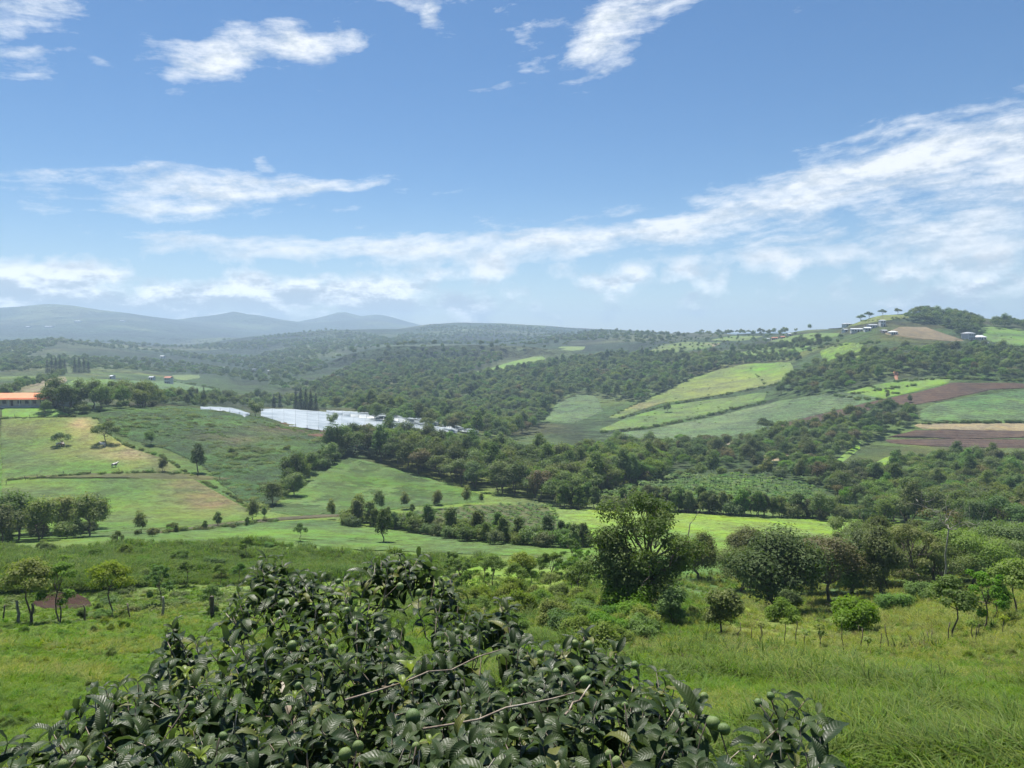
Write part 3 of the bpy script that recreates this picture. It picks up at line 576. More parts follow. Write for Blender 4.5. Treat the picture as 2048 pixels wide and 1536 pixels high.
def bark_mat(name, c):
    m, t, out = new_mat(name); tc = t.node('ShaderNodeTexCoord')
    v = t.vmath('MULTIPLY', tc.outputs['Object'], (1, 1, .35)); n = t.noise(v, 9, 6, .7, .4)
    bs = t.node('ShaderNodeBsdfPrincipled'); t.put(bs.inputs['Base Color'], t.mix(t.ramp(n, .3, .7), tuple(x * .5 for x in c), tuple(min(1, x * 1.35) for x in c))); bs.inputs['Roughness'].default_value = .85
    bp = t.node('ShaderNodeBump'); bp.inputs['Distance'].default_value = .02; t.put(bp.inputs['Height'], n); t.l.new(bp.outputs[0], bs.inputs['Normal'])
    t.l.new(bs.outputs[0], out.inputs[0]); return m
BARK = bark_mat('grey_brown_bark', (.14, .11, .08)); BARKP = bark_mat('pale_bark', (.27, .25, .21)); BARKD = bark_mat('dark_bark', (.07, .055, .04))
LM = {
 'dark': leaf_mat('dark_broadleaf_foliage', (.058, .094, .026), (.142, .192, .048), .38, spec=.15, vary=.38, hue=.03),
 'mid': leaf_mat('green_broadleaf_foliage', (.070, .116, .026), (.160, .222, .048), .38, spec=.15, vary=.35, hue=.03),
 'olive': leaf_mat('olive_broadleaf_foliage', (.085, .115, .034), (.180, .215, .062), .38, spec=.12, vary=.3, hue=.03),
 'yellow': leaf_mat('yellow_green_foliage', (.11, .165, .020), (.22, .285, .040), .42, vary=.15, spec=.12),
 'bright': leaf_mat('bright_green_foliage', (.080, .155, .020), (.145, .235, .034), .42, vary=.18, spec=.12),
 'dry': leaf_mat('dry_brown_foliage', (.095, .085, .035), (.19, .165, .075), .30, spec=.1),
 'gloss': leaf_mat('glossy_dark_foliage', (.036, .064, .020), (.090, .130, .040), .28, .6, .15, .1),
 'grass': leaf_mat('grass_blades', (.080, .165, .014), (.165, .245, .030), .42, vary=.25, hue=.02, spec=.06, rough=.7),
 'reed': leaf_mat('reed_blades', (.070, .130, .018), (.145, .200, .036), .40, vary=.25, hue=.02, spec=.06, rough=.7),
 'crop': leaf_mat('crop_leaves', (.06, .12, .025), (.13, .20, .045), .40, .6, .2, .12),
 'conifer': leaf_mat('conifer_needles', (.016, .032, .018), (.032, .055, .026), .12),
}
PROTO = {}
def proto(key, style, W, H, n, leaf, mat, seed, r0=None, bark=None, limbs=7, up=.35, low=.35):
    rng = np.random.default_rng(seed); C = clumps_for(rng, style, W, H)
    V, F, tn = crown_geo(rng, C, n, leaf, up)
    cr = bpy.data.meshes.new('crown'); me_from(cr, V, F, tn, LM[mat])
    tv, tf = tube_geo(trunk_paths(rng, C, H, r0 or H * .022, limbs, low=low))
    tr = bpy.data.meshes.new('trunk'); tr.from_pydata([tuple(v) for v in tv.tolist()], [], tf); tr.materials.append(bark or BARK)
    for p in tr.polygons: p.use_smooth = True
    PROTO[key] = (cr, tr, W, H)
def me_from(me, V, F, tn, mat):
    V = np.asarray(V, np.float32); nf, k = F.shape
    me.vertices.add(len(V)); me.vertices.foreach_set('co', V.ravel())
    me.loops.add(nf * k); me.loops.foreach_set('vertex_index', F.ravel().astype(np.int32))
    me.polygons.add(nf); me.polygons.foreach_set('loop_start', np.arange(0, nf * k, k, dtype=np.int32))
    me.update(calc_edges=True)
    a = me.attributes.new('tint', 'FLOAT', 'POINT'); a.data.foreach_set('value', np.asarray(tn, np.float32))
    me.materials.append(mat)
# woodland trees (150 m and beyond)
proto('wood0', 'round', 8.0, 9.0, 2600, .50, 'dark', 1)
proto('wood1', 'umbrella', 10.5, 8.5, 2600, .50, 'dark', 2)
proto('wood2', 'tall', 7.0, 11.0, 2600, .50, 'mid', 3)
proto('wood3', 'round', 9.0, 8.0, 2600, .52, 'olive', 4)
proto('wood4', 'round', 6.0, 6.5, 1700, .45, 'mid', 5)
proto('wood5', 'umbrella', 9.0, 7.5, 2200, .50, 'mid', 6)
proto('woody', 'umbrella', 9.0, 8.0, 2400, .48, 'yellow', 7)
proto('wooda', 'tall', 6.0, 8.5, 1900, .46, 'olive', 8)
proto('wood6', 'round', 7.5, 8.0, 2000, .46, 'dry', 15)
proto('wood7', 'umbrella', 8.0, 7.0, 2200, .46, 'bright', 16)
proto('shrub0', 'low', 3.6, 2.4, 900, .30, 'mid', 9)
proto('shrub1', 'low', 2.6, 1.8, 700, .26, 'dark', 10)
proto('shrub2', 'low', 3.0, 2.2, 800, .28, 'olive', 11)
proto('hedge0', 'low', 5.0, 4.2, 2400, .36, 'dark', 12)
proto('hedge1', 'tall', 3.6, 5.0, 1900, .34, 'mid', 13, low=.25)
proto('hedge2', 'low', 4.4, 3.6, 2200, .34, 'olive', 14)
# nearer trees
proto('near0', 'round', 7.5, 7.5, 11000, .24, 'mid', 21, limbs=9)
proto('near1', 'umbrella', 9.0, 7.0, 12000, .24, 'mid', 22, limbs=9)
proto('near2', 'tall', 5.5, 8.0, 10000, .24, 'dark', 23, limbs=9)
proto('near3', 'round', 6.5, 6.0, 9000, .22, 'bright', 24, limbs=8)
proto('near4', 'open', 7.0, 7.5, 6500, .20, 'olive', 25, limbs=14)
proto('bush0', 'low', 2.6, 2.2, 5000, .15, 'yellow', 31)
proto('bush1', 'low', 2.4, 2.4, 5000, .14, 'bright', 32)
proto('bush2', 'round', 2.1, 2.5, 5000, .14, 'mid', 33)
proto('young0', 'umbrella', 3.2, 4.2, 3200, .17, 'yellow', 34, r0=.06, limbs=8, low=.5)
proto('young1', 'open', 2.8, 4.4, 2600, .16, 'bright', 35, r0=.055, limbs=10, low=.45)
proto('young2', 'umbrella', 2.6, 3.4, 2400, .16, 'bright', 36, r0=.05, limbs=8, low=.5)
def conifer():
    rng = np.random.default_rng(41); n = 2600; t = rng.random(n) ** 1.3; H = 15.0; a = rng.uniform(0, 2 * math.pi, n)
    whorl = np.floor(t * 16) / 16; r = (1 - t) * 2.6 * (0.35 + .65 * rng.random(n)) + .2
    pos = np.stack([np.cos(a) * r, np.sin(a) * r, 1.2 + (H - 1.4) * (whorl * .6 + t * .4) - r * .25], 1)
    nrm = np.stack([np.cos(a) * .4, np.sin(a) * .4, np.ones(n)], 1) + rng.normal(0, .3, (n, 3))
    V, F, tn = leaves_geo(rng, pos, nrm, rng.uniform(.4, .8, n), rng.random(n))
    cr = bpy.data.meshes.new('crown'); me_from(cr, V, F, tn, LM['conifer'])
    tv, tf = tube_geo([(np.array([[0, 0, -.2], [0, 0, 7], [0, 0, 14.6]]), [.26, .15, .03])]); tr = bpy.data.meshes.new('trunk'); tr.from_pydata([tuple(v) for v in tv.tolist()], [], tf); tr.materials.append(BARK)
    PROTO['conifer'] = (cr, tr, 5, H)
conifer()

def part(name, me, parent):
    o = bpy.data.objects.new(name, me); COL.objects.link(o); o.parent = parent; return o
CROWN_OF = {}
def plant(key, name, loc, label, cat='tree', group=None, sc=1.0, rz=None, rng=RNG):
    rz = rng.uniform(0, 6.28) if rz is None else rz
    e = empty(name, loc, rz, sc); cr, tr, W, H = PROTO[key]
    part('trunk' if H > 3 else 'stem', tr, e); c = part('crown' if H > 3 else 'foliage', cr, e); CROWN_OF.setdefault(key, c)
    tag(e, label, cat, group); return e

def poly_samples(poly, n, rng):
    poly = np.array(poly, float); lo, hi = poly.min(0), poly.max(0); pts = rng.uniform(lo, hi, (n, 2)); ins = np.zeros(n, bool); j = len(poly) - 1
    for i in range(len(poly)):
        a, b = poly[i], poly[j]; c = ((a[1] > pts[:, 1]) != (b[1] > pts[:, 1])) & (pts[:, 0] < (b[0] - a[0]) * (pts[:, 1] - a[1]) / (b[1] - a[1] + 1e-12) + a[0]); ins ^= c; j = i
    return pts[ins]
def spread(poly, spacing, n, seed, maxn=100000):
    """points on the ground inside an outline, no two closer than spacing"""
    rng = np.random.default_rng(seed); p = poly_samples(poly, n, rng); x, y, z, ok = hit(p[:, 0], p[:, 1])
    grid = {}; out = []; cs = spacing
    for i in range(len(x)):
        if not ok[i]: continue
        gx, gy = int(x[i] // cs), int(y[i] // cs); good = True
        for a in (-1, 0, 1):
            for b in (-1, 0, 1):
                for q in grid.get((gx + a, gy + b), ()):
                    if (x[q] - x[i]) ** 2 + (y[q] - y[i]) ** 2 < spacing * spacing: good = False; break
                if not good: break
            if not good: break
        if good:
            grid.setdefault((gx, gy), []).append(i); out.append(i)
            if len(out) >= maxn: break
    return np.stack([x[out], y[out], z[out]], 1) if out else np.zeros((0, 3))

def scatter(name, pts, idx, scl, rot, srcs, label, cat, mat=None):
    """uncountable growth: one object, its pieces placed by geometry nodes"""
    me = bpy.data.meshes.new(name); me.vertices.add(len(pts)); me.vertices.foreach_set('co', np.asarray(pts, np.float32).ravel())
    a = me.attributes.new('rot', 'FLOAT_VECTOR', 'POINT'); a.data.foreach_set('vector', np.asarray(rot, np.float32).ravel())
    a = me.attributes.new('scl', 'FLOAT_VECTOR', 'POINT'); a.data.foreach_set('vector', np.asarray(scl, np.float32).ravel())
    a = me.attributes.new('idx', 'INT', 'POINT'); a.data.foreach_set('value', np.asarray(idx, np.int32))
    o = bpy.data.objects.new(name, me); COL.objects.link(o)
    g = bpy.data.node_groups.new(name, 'GeometryNodeTree'); g.interface.new_socket('Geometry', in_out='INPUT', socket_type='NodeSocketGeometry'); g.interface.new_socket('Geometry', in_out='OUTPUT', socket_type='NodeSocketGeometry')
    gi = g.nodes.new('NodeGroupInput'); go = g.nodes.new('NodeGroupOutput'); jn = g.nodes.new('GeometryNodeJoinGeometry')
    for s_ in srcs[::-1]:
        oi = g.nodes.new('GeometryNodeObjectInfo'); oi.transform_space = 'ORIGINAL'; oi.inputs['Object'].default_value = s_; oi.inputs['As Instance'].default_value = True
        g.links.new(oi.outputs['Geometry'], jn.inputs[0])
    ip = g.nodes.new('GeometryNodeInstanceOnPoints'); g.links.new(gi.outputs[0], ip.inputs['Points']); g.links.new(jn.outputs[0], ip.inputs['Instance']); ip.inputs['Pick Instance'].default_value = True
    def na(nm, typ):
        n = g.nodes.new('GeometryNodeInputNamedAttribute'); n.data_type = typ; n.inputs['Name'].default_value = nm; return n.outputs[0]
    g.links.new(na('idx', 'INT'), ip.inputs['Instance Index'])
    e2r = g.nodes.new('FunctionNodeEulerToRotation'); g.links.new(na('rot', 'FLOAT_VECTOR'), e2r.inputs[0]); g.links.new(e2r.outputs[0], ip.inputs['Rotation'])
    g.links.new(na('scl', 'FLOAT_VECTOR'), ip.inputs['Scale']); g.links.new(ip.outputs[0], go.inputs[0])
    md = o.modifiers.new('scatter', 'NODES'); md.node_group = g
    tag(o, label, cat, kind='stuff'); return o
def rz_only(n, rng): r = np.zeros((n, 3)); r[:, 2] = rng.uniform(0, 6.283, n); return r

# ------------------------------------------------------------------ woods
# outline of the ground the trees stand on, spacing, size range, mix of kinds, label
WOODS = [
 ('dark_wood', [(700,908),(694,890),(750,886),(850,896),(950,912),(1050,925),(1170,935),(1320,948),(1330,960),(1200,992),(1115,1010),(1000,990),(900,966),(800,938)], 4.6, (0.78, 1.12), [('wood0',4),('wood1',3),('wood2',2),('wood5',3),('woody',.6),('wood3',2),('wood6',.7),('wood7',1.1)], 'in the dark wood above the sloping pasture'),
 ('slope_hedge', [(585,978),(620,950),(700,912),(694,896),(650,914),(600,950),(575,978)], 3.6, (0.8, 1.15), [('hedge0',4),('wood0',2),('wood4',2)], 'in the hedge along the left edge of the sloping pasture'),
 ('yellow_topped_wood', [(1150,935),(1200,918),(1320,925),(1335,945),(1250,965),(1160,960)], 6.0, (.9, 1.1), [('woody',3),('wood3',1)], 'at the bright end of the dark wood'),
 ('east_wood', [(1690,1022),(1665,985),(1720,962),(1760,948),(1850,932),(2080,930),(2080,1072),(1900,1060),(1800,1048)], 4.6, (0.55, 0.98), [('wood0',3),('wood1',2),('wood2',2),('wood4',2),('wood5',3),('wood3',2),('wood6',.7),('wood7',1.1)], 'in the wood below the brown ploughed field'),
 ('ravine_wood', [(1220,900),(1330,892),(1400,892),(1480,890),(1560,868),(1640,856),(1700,836),(1760,822),(1830,826),(1830,846),(1760,872),(1720,892),(1650,928),(1560,940),(1450,935),(1340,940),(1220,925)], 4.8, (0.5, 0.95), [('wood0',3),('wood1',2),('wood4',3),('wood5',2),('wooda',1),('wood6',.7),('wood7',1.1)], 'in the ravine below the sugar cane'),
 ('plot_edge_wood', [(1340,962),(1450,950),(1560,945),(1640,940),(1690,960),(1660,985),(1600,965),(1500,952),(1350,956),(1260,972),(1210,990),(1240,968)], 4.8, (0.7, 1.1), [('wood4',2),('wood5',1),('hedge2',3),('wooda',2),('hedge0',2),('wood6',.7),('wood7',1.1)], 'around the banana plot'),
 ('valley_wood', [(760,845),(860,858),(1000,885),(1060,868),(1085,846),(1110,806),(1160,786),(1200,794),(1280,806),(1395,752),(1480,726),(1480,714),(1390,716),(1250,712),(1100,728),(1030,742),(940,756),(880,770),(800,790),(700,812),(720,832)], 6.4, (0.72, 1.2), [('wood0',4),('wood1',3),('wood2',2),('wood4',2),('wood5',3),('wood3',2),('woody',.3),('wood6',.7),('wood7',1.1)], 'in the woods of the middle valley'),
 ('far_hill_wood', [(600,800),(640,770),(700,740),(780,712),(860,704),(950,704),(1000,712),(1000,724),(940,746),(880,764),(800,786),(700,808)], 7.5, (0.7, 1.05), [('wood0',4),('wood1',3),('wood5',2),('wood2',1),('wood6',.7),('wood7',1.1)], 'on the forested hill beyond the valley'),
 ('ridge_wood', [(1560,778),(1600,752),(1640,735),(1740,712),(1900,702),(2080,706),(2080,762),(1905,758),(1800,745),(1735,770),(1660,788),(1600,790)], 6.0, (0.65, 1.1), [('wood0',4),('wood1',3),('wood2',1),('wood4',2),('wood5',2),('wood6',.7),('wood7',1.1)], 'in the wood below the hilltop houses'),
 ('ridge_hedges', [(1380,738),(1480,712),(1600,712),(1600,722),(1480,728),(1390,750)], 5.0, (.5, .8), [('wood0',2),('wood4',3)], 'along the top of the hillside field'),
 ('open_hillside', [(1250,706),(1330,680),(1480,672),(1640,670),(1700,680),(1640,700),(1600,716),(1480,708),(1380,712)], 15, (0.3, 0.65), [('wood4',3),('wood3',2),('wood5',1),('wood0',1)], 'on the open hillside below the skyline'),
 ('hill_row', [(1480,700),(1560,694),(1640,684),(1660,688),(1600,700),(1490,706)], 6.5, (.7, 1.0), [('wood0',2),('wood4',2)], 'of the row crossing the upper hillside'),
 ('crest_trees', [(1810,640),(1850,632),(1900,636),(1960,648),(1955,668),(1930,672),(1880,650),(1830,646)], 6.0, (.8, 1.25), [('wood0',3),('wood1',3)], 'on the hilltop above the houses'),
 ('skyline_trees', [(1300,672),(1420,668),(1500,668),(1560,664),(1640,654),(1660,648),(1660,654),(1560,670),(1420,673)], 15.0, (.5, .95), [('wood1',3),('wood4',2),('wood0',1)], 'along the long skyline of the ridge'),
 ('east_crest', [(1990,652),(2080,656),(2080,664),(1985,658)], 7.0, (.9, 1.2), [('wood0',2),('wood1',2)], 'at the end of the hilltop ridge'),
 ('left_wood', [(0,1096),(50,1086),(100,1080),(180,1072),(195,1058),(150,1052),(60,1060),(0,1050)], 3.8, (0.55, 0.85), [('hedge0',3),('wood0',3),('wood5',1),('wood3',1)], 'in the wood below the pasture fence'),
 ('house_trees', [(95,824),(140,828),(210,822),(310,814),(300,808),(200,810),(110,812)], 5.5, (0.8, 1.25), [('wood0',3),('wood1',2),('hedge0',2),('wood3',1)], 'in the grove beside the orange-roofed house'),
 ('behind_house', [(300,806),(400,806),(420,816),(330,812)], 6.0, (.5, .85), [('wood4',2),('wood5',2),('wood2',1)], 'at the brow behind the weedy slope'),
 ('left_valley_wood', [(300,800),(420,798),(520,800),(620,800),(660,812),(760,842),(700,822),(560,815),(420,812),(320,808)], 8.0, (.6, 1.0), [('wood5',2),('wood4',3),('wood3',2),('wood0',2)], 'on the valley floor behind the white covers'),
 ('far_left_wood', [(0,750),(140,742),(300,748),(420,752),(520,770),(600,790),(620,770),(560,758),(430,738),(300,724),(150,718),(0,722)], 11, (0.6, 1.0), [('wood0',3),('wood5',3),('wood1',2)], 'on the far side of the left valley'),
 ('far_left_hedge', [(0,790),(40,775),(130,748),(134,752),(60,776),(10,798)], 6.0, (.5, .8), [('wood4',2),('wood0',1)], 'beside the tan field'),
 ('track_shrubs', [(260,1066),(380,1058),(480,1048),(530,1030),(560,1036),(520,1050),(400,1066),(280,1076)], 5.0, (0.28, 0.55), [('hedge2',2),('hedge1',2),('wooda',1)], 'along the path below the pasture'),
 ('crop_hedge', [(690,1056),(760,1056),(860,1070),(960,1088),(1160,1100),(1175,1090),(1110,1084),(960,1072),(840,1060),(700,1038)], 2.2, (.62, .98), [('hedge0',4),('hedge1',1),('hedge2',1)], 'of the hedge below the crop plot'),
 ('slope_foot_trees', [(660,1038),(760,1022),(980,1000),(990,1006),(860,1022),(700,1046)], 6.0, (0.4, 0.65), [('wooda',3),('hedge1',2)], 'at the foot of the sloping pasture'),
 ('meadow_row', [(1120,1018),(1300,1024),(1460,1032),(1640,1040),(1640,1034),(1460,1026),(1300,1018),(1120,1012)], 2.2, (0.85, 1.2), [('hedge1',5),('hedge0',2)], 'of the row at the back of the bright meadow'),
 ('meadow_row_end', [(1640,1040),(1740,1048),(1830,1046),(1800,1036),(1680,1026)], 4.2, (0.8, 1.1), [('hedge0',2),('wood4',2),('hedge2',2)], 'at the corner of the bright meadow'),
]
KINDW = {'wood0': 'round dark', 'wood1': 'wide flat-topped', 'wood2': 'tall narrow', 'wood3': 'rounded olive', 'wood4': 'small compact', 'wood5': 'spreading green', 'woody': 'yellow-green', 'wooda': 'slim olive', 'wood6': 'brownish half-dry', 'wood7': 'bright green', 'hedge0': 'low dense dark', 'hedge1': 'narrow leafy', 'hedge2': 'low olive'}
wood_all = []
for wi, (nm, poly, sp, (s0, s1), mixw, lab) in enumerate(WOODS):
    pts = spread(poly, sp, 26000, 100 + wi); rng = np.random.default_rng(500 + wi)
    keys = [m[0] for m in mixw]; pw = np.array([m[1] for m in mixw], float); pw /= pw.sum()
    for p in pts:
        k = keys[rng.choice(len(keys), p=pw)]; wood_all.append((p, k, rng.uniform(s0, s1), wi))
print('wood trees', len(wood_all))
def appsize(t): return PROTO[t[1]][3] * t[2] / t[0][1]
order = sorted(range(len(wood_all)), key=lambda i: -appsize(wood_all[i]))
hedge_i = [i for i in order if wood_all[i][1].startswith('hedge')]; tree_i = [i for i in order if not wood_all[i][1].startswith('hedge')]
single_i = tree_i[:300] + hedge_i[:300]; rest_i = tree_i[300:] + hedge_i[300:]
print('singles', len(single_i), 'hedge', len(hedge_i))
grp = {'east_wood': 'woods', }
for i in single_i:
    p, k, s_, wi = wood_all[i]
    plant(k, 'hedge_tree' if k.startswith('hedge') else 'broadleaf_tree', p - np.array([0, 0, .1]), KINDW[k] + ' tree ' + WOODS[wi][5], 'tree', WOODS[wi][0].replace('_', ' ') + ' ' + KINDW[k] + ' trees', s_)
rest = [wood_all[i] for i in rest_i]
# every crown kind used below must have a standing tree of its own
lonely = [('wood6', (1245, 950), .8, 'brownish half-dry tree among the yellow-topped trees'), ('wood7', (1290, 955), .7, 'bright green tree beside the yellow-topped trees'), ('wooda', (505, 1042), .55, 'slim olive tree by the bend of the field path'), ('woody', (1068, 935), .8, 'lone yellow-green tree standing proud in the middle of the dark wood')]
for key, pp, s_, lab in lonely: plant(key, 'broadleaf_tree', at(*pp), lab, 'tree', None, s_)
wk = [k for k in ('wood0', 'wood1', 'wood2', 'wood3', 'wood4', 'wood5', 'woody', 'wooda', 'wood6', 'wood7', 'hedge0', 'hedge1', 'hedge2') if k in CROWN_OF]
if rest:
    rr = np.random.default_rng(77); n = len(rest)
    sc3 = np.array([[t[2] * rr.uniform(.9, 1.1), t[2] * rr.uniform(.9, 1.1), t[2] * rr.uniform(.9, 1.12)] for t in rest])
    scatter('distant_woodland', np.array([t[0] for t in rest]), [wk.index(t[1]) if t[1] in wk else 0 for t in rest], sc3, rz_only(n, rr), [CROWN_OF[k] for k in wk], 'distant broadleaf woodland covering the hills across the valley', 'woodland')

# far slopes: tree cover too small to tell apart
fx = []
for poly, sp, sd in ((([(0,740),(120,690),(300,706),(500,740),(560,758),(620,752),(760,700),(840,692),(700,664),(640,662),(500,676),(330,694),(120,680),(0,688)]), 11, 1),
                     (([(760,690),(860,652),(1000,652),(1180,662),(1290,668),(1380,676),(1300,690),(1100,698),(950,702),(860,700)]), 15, 2)):
    P = spread(poly, sp, 60000, 900 + sd)
    m = fbm(P[:, 0] / 130, P[:, 1] / 130, 4, 60) > np.where(P[:, 1] > 1900, .0, -.08)
    fx.append(P[m])
fx = np.vstack(fx); rr = np.random.default_rng(78)
s_ = rr.uniform(.55, 1.15, len(fx))
scatter('far_hill_forest', fx, rr.integers(0, 5, len(fx)), np.repeat(s_[:, None], 3, 1), rz_only(len(fx), rr), [CROWN_OF[k] for k in ('wood0', 'wood1', 'wood3', 'wood5', 'wood0')], 'blue-green forest cover on the far hills and mountains', 'forest')
print('far forest', len(fx))

# undergrowth on the weedy slope
P0 = spread(FIELDS[2][1], 2.0, 16000, 55)
sh = [('shrub0', (395, 912), .9, 'low green shrub on the weedy slope'), ('shrub1', (462, 905), 1.2, 'dark round bush alone high on the weedy slope'), ('shrub2', (575, 900), .9, 'olive shrub near the top of the weedy slope')]
for k, pp, s_, lab in sh: plant(k, 'shrub', at(*pp), lab, 'shrub', None, s_)
rr = np.random.default_rng(79)
scatter('slope_undergrowth', P0 - np.array([0, 0, .35]), rr.integers(0, 3, len(P0)), (rr.uniform(.35, .8, (len(P0), 1)) * np.clip(1 + 1.8 * fbm(P0[:, 0] / 12, P0[:, 1] / 12, 3, 66), .5, 1.6)[:, None]) * np.array([[1.1, 1.1, .62]]), rz_only(len(P0), rr), [CROWN_OF['shrub0'], CROWN_OF['shrub0'], CROWN_OF['shrub2']], 'dense low undergrowth covering the dark weedy slope', 'undergrowth')

# hedges and bushes along the field edges
HL = [[(1700,790),(1740,784),(1790,776),(1830,772)],[(1735,772),(1760,782),(1800,790)],[(1672,792),(1720,800),(1765,800)],[(1790,765),(1850,760),(1905,758),(2050,762)],[(1235,840),(1330,812),(1450,790),(1560,768)],[(1205,866),(1300,856),(1400,836),(1530,804)],[(1530,770),(1500,735)],[(1592,742),(1560,768)],[(1390,752),(1300,796),(1215,838)],[(940,752),(1020,738),(1095,720)],[(1830,850),(1900,846),(2048,846)],[(1645,655),(1700,645),(1770,640),(1830,634)],[(1690,690),(1640,690),(1560,692)],[(1840,640),(1900,655),(1940,682)],[(1600,700),(1700,690),(1760,684)],[(210,774),(300,784),(400,794),(480,798)],[(330,760),(400,772),(470,786)],[(0,838),(75,836),(150,834)],[(20,962),(160,950),(300,947),(380,950)],[(190,838),(215,868),(250,890),(330,916),(395,960),(450,985),(520,1028)],[(330,1066),(450,1056),(560,1042)]]
hp = []; rr = np.random.default_rng(85)
for ln in HL:
    for (x0, y0), (x1, y1) in zip(ln[:-1], ln[1:]):
        n = max(3, int(math.hypot(x1 - x0, y1 - y0) / 2.6)); t = rr.random(n); m = rr.random(n) < .75
        hp.append(np.stack([x0 + (x1 - x0) * t, y0 + (y1 - y0) * t + rr.normal(0, .8, n)], 1)[m])
hp = np.vstack(hp); hx_, hy_, hz_, ok_ = hit(hp[:, 0], hp[:, 1]); HPT = np.stack([hx_, hy_, hz_], 1)[ok_ & (hy_ > 120)]
s_ = rr.uniform(.4, 1.1, len(HPT)) * np.where(HPT[:, 1] < 300, .55, 1.0)
scatter('field_hedges', HPT - np.array([0, 0, .2]), rr.integers(0, 3, len(HPT)), np.repeat(s_[:, None], 3, 1), rz_only(len(HPT), rr), [CROWN_OF['shrub0'], CROWN_OF['shrub1'], CROWN_OF['shrub2']], 'scrubby hedges lining the edges of the fields', 'hedge')
bp = [spread(FIELDS[i][1], 7.0, 4000, 860 + i, n) for i, n in ((17, 130), (19, 70), (9, 60), (7, 40), (18, 30), (25, 40), (0, 60), (24, 25))]
bp = np.vstack(bp); s_ = rr.uniform(.15, .5, len(bp)) * np.clip(bp[:, 1] / 400, .5, 1.3)
scatter('field_scrub', bp - np.array([0, 0, .15]), rr.integers(0, 3, len(bp)), np.repeat(s_[:, None], 3, 1), rz_only(len(bp), rr), [CROWN_OF['shrub0'], CROWN_OF['shrub1'], CROWN_OF['shrub2']], 'small scrub dotted over the hillside fields', 'scrub')

# single trees one can pick out
SINGLE = [
 ('wood1', (212, 888), .85, 'wide flat-topped tree with cattle resting in its shade', 'broadleaf_tree'),
 ('wood5', (122, 893), .62, 'low spreading tree in the middle of the left pasture', 'broadleaf_tree'),
 ('wood0', (92, 829), .55, 'round clipped tree on the lawn before the house', 'broadleaf_tree'),
 ('wood0', (300, 890), .50, 'upright dark tree at the edge of the dry pasture', 'broadleaf_tree'),
 ('wood2', (397, 945), .75, 'tall dark bushy tree where pasture meets weedy slope', 'broadleaf_tree'),
 ('wooda', (326, 944), .55, 'thin sparse tree beside the fork of the pasture tracks', 'broadleaf_tree'),
 ('wood3', (545, 1010), .7, 'grey-green tree at the lower tip of the weedy slope', 'broadleaf_tree'),
 ('wood3', (590, 992), .75, 'pale olive tree between weedy slope and sloping pasture', 'broadleaf_tree'),
 ('wood2', (768, 1085), .5, 'dark narrow tree standing alone in the meadow', 'broadleaf_tree'),
 ('wood4', (665, 852), .95, 'small bare-stemmed tree before the white crop cover', 'broadleaf_tree'),
 ('wood4', (512, 834), 1.15, 'bushy tree between the two white crop covers', 'broadleaf_tree'),
 ('wood4', (780, 868), 1.2, 'tallest dark tree rising at the crown of the dark wood', 'broadleaf_tree'),
 ('wood1', (1530, 870), 1.05, 'big dark tree at the lower edge of the sugar cane', 'broadleaf_tree'),
 ('wood0', (1335, 826), .8, 'dark round tree between the hillside fields', 'broadleaf_tree'),
 ('wood0', (1562, 790), .85, 'dark round tree at the upper edge of the sugar cane', 'broadleaf_tree'),
 ('wooda', (1820, 806), .6, 'sparse tree standing on the ploughed soil', 'broadleaf_tree'),
 ('wooda', (1775, 797), .5, 'dead-looking tree at the paddock corner', 'broadleaf_tree'),
 ('wood0', (1640, 1042), .75, 'dense round tree ending the row behind the bright meadow', 'broadleaf_tree'),
 ('wood1', (1722, 632), .9, 'first flat-topped tree on the hill crest line', 'broadleaf_tree'),
 ('wood1', (1738, 631), .9, 'second flat-topped tree on the hill crest line', 'broadleaf_tree'),
 ('wood1', (1765, 631), .8, 'third flat-topped tree on the hill crest line', 'broadleaf_tree'),
 ('wood1', (1795, 630), .8, 'fourth flat-topped tree on the hill crest line', 'broadleaf_tree'),
 ('wood0', (2010, 655), 1.4, 'large round dark tree at the far end of the hill crest', 'broadleaf_tree'),
]
for k, pp, s_, lab, nm in SINGLE: plant(k, nm, at(*pp) - Vector((0, 0, .1)), lab, 'tree', None, s_)
for i, (px, py, s_) in enumerate([(95,746,1.0),(104,746,1.15),(112,746,1.1),(121,746,1.2),(130,746,1.0),(150,746,1.1),(159,746,1.2),(168,746,1.15),(177,746,.9)]):
    plant('conifer', 'conifer_tree', at(px, py), 'dark conifer in the windbreak behind the tan field', 'tree', 'windbreak conifers', s_ * .85)
for i, (px, py, s_) in enumerate([(548,816,.8),(560,816,.9),(592,820,1.0),(602,820,1.15),(612,821,1.1),(622,822,1.05),(632,823,.9),(395,806,.8),(408,806,.85)]):
    plant('conifer', 'conifer_tree', at(px, py), 'dark conifer standing behind the white crop covers', 'tree', 'conifers behind the covers', s_ * .8)

# ------------------------------------------------------------------ nearer trees along the gully (45 - 130 m)
rng = np.random.default_rng(91)
near_pts = spread([(1690,1140),(1760,1128),(1900,1120),(2080,1112),(2080,1168),(1960,1178),(1860,1190),(1760,1200),(1690,1190)], 4.0, 4000, 92)
near_pts2 = spread([(1440,1178),(1560,1150),(1690,1140),(1700,1185),(1640,1200),(1560,1195)], 5.0, 3000, 93)
for j, p in enumerate(np.vstack([near_pts, near_pts2])):
    k = ['near0', 'near1', 'near2', 'near0', 'near4', 'near3', 'near4', 'near1'][rng.integers(0, 8)]
    plant(k, 'gully_tree', p - np.array([0, 0, .15]), {'near0': 'green broadleaf tree in the thicket along the gully', 'near1': 'flat-topped green tree in the thicket along the gully', 'near2': 'narrow dark tree in the thicket along the gully', 'near3': 'bright green tree in the thicket along the gully', 'near4': 'open airy tree in the thicket along the gully'}[k], 'tree', 'gully thicket ' + k, rng.uniform(.6, .98))
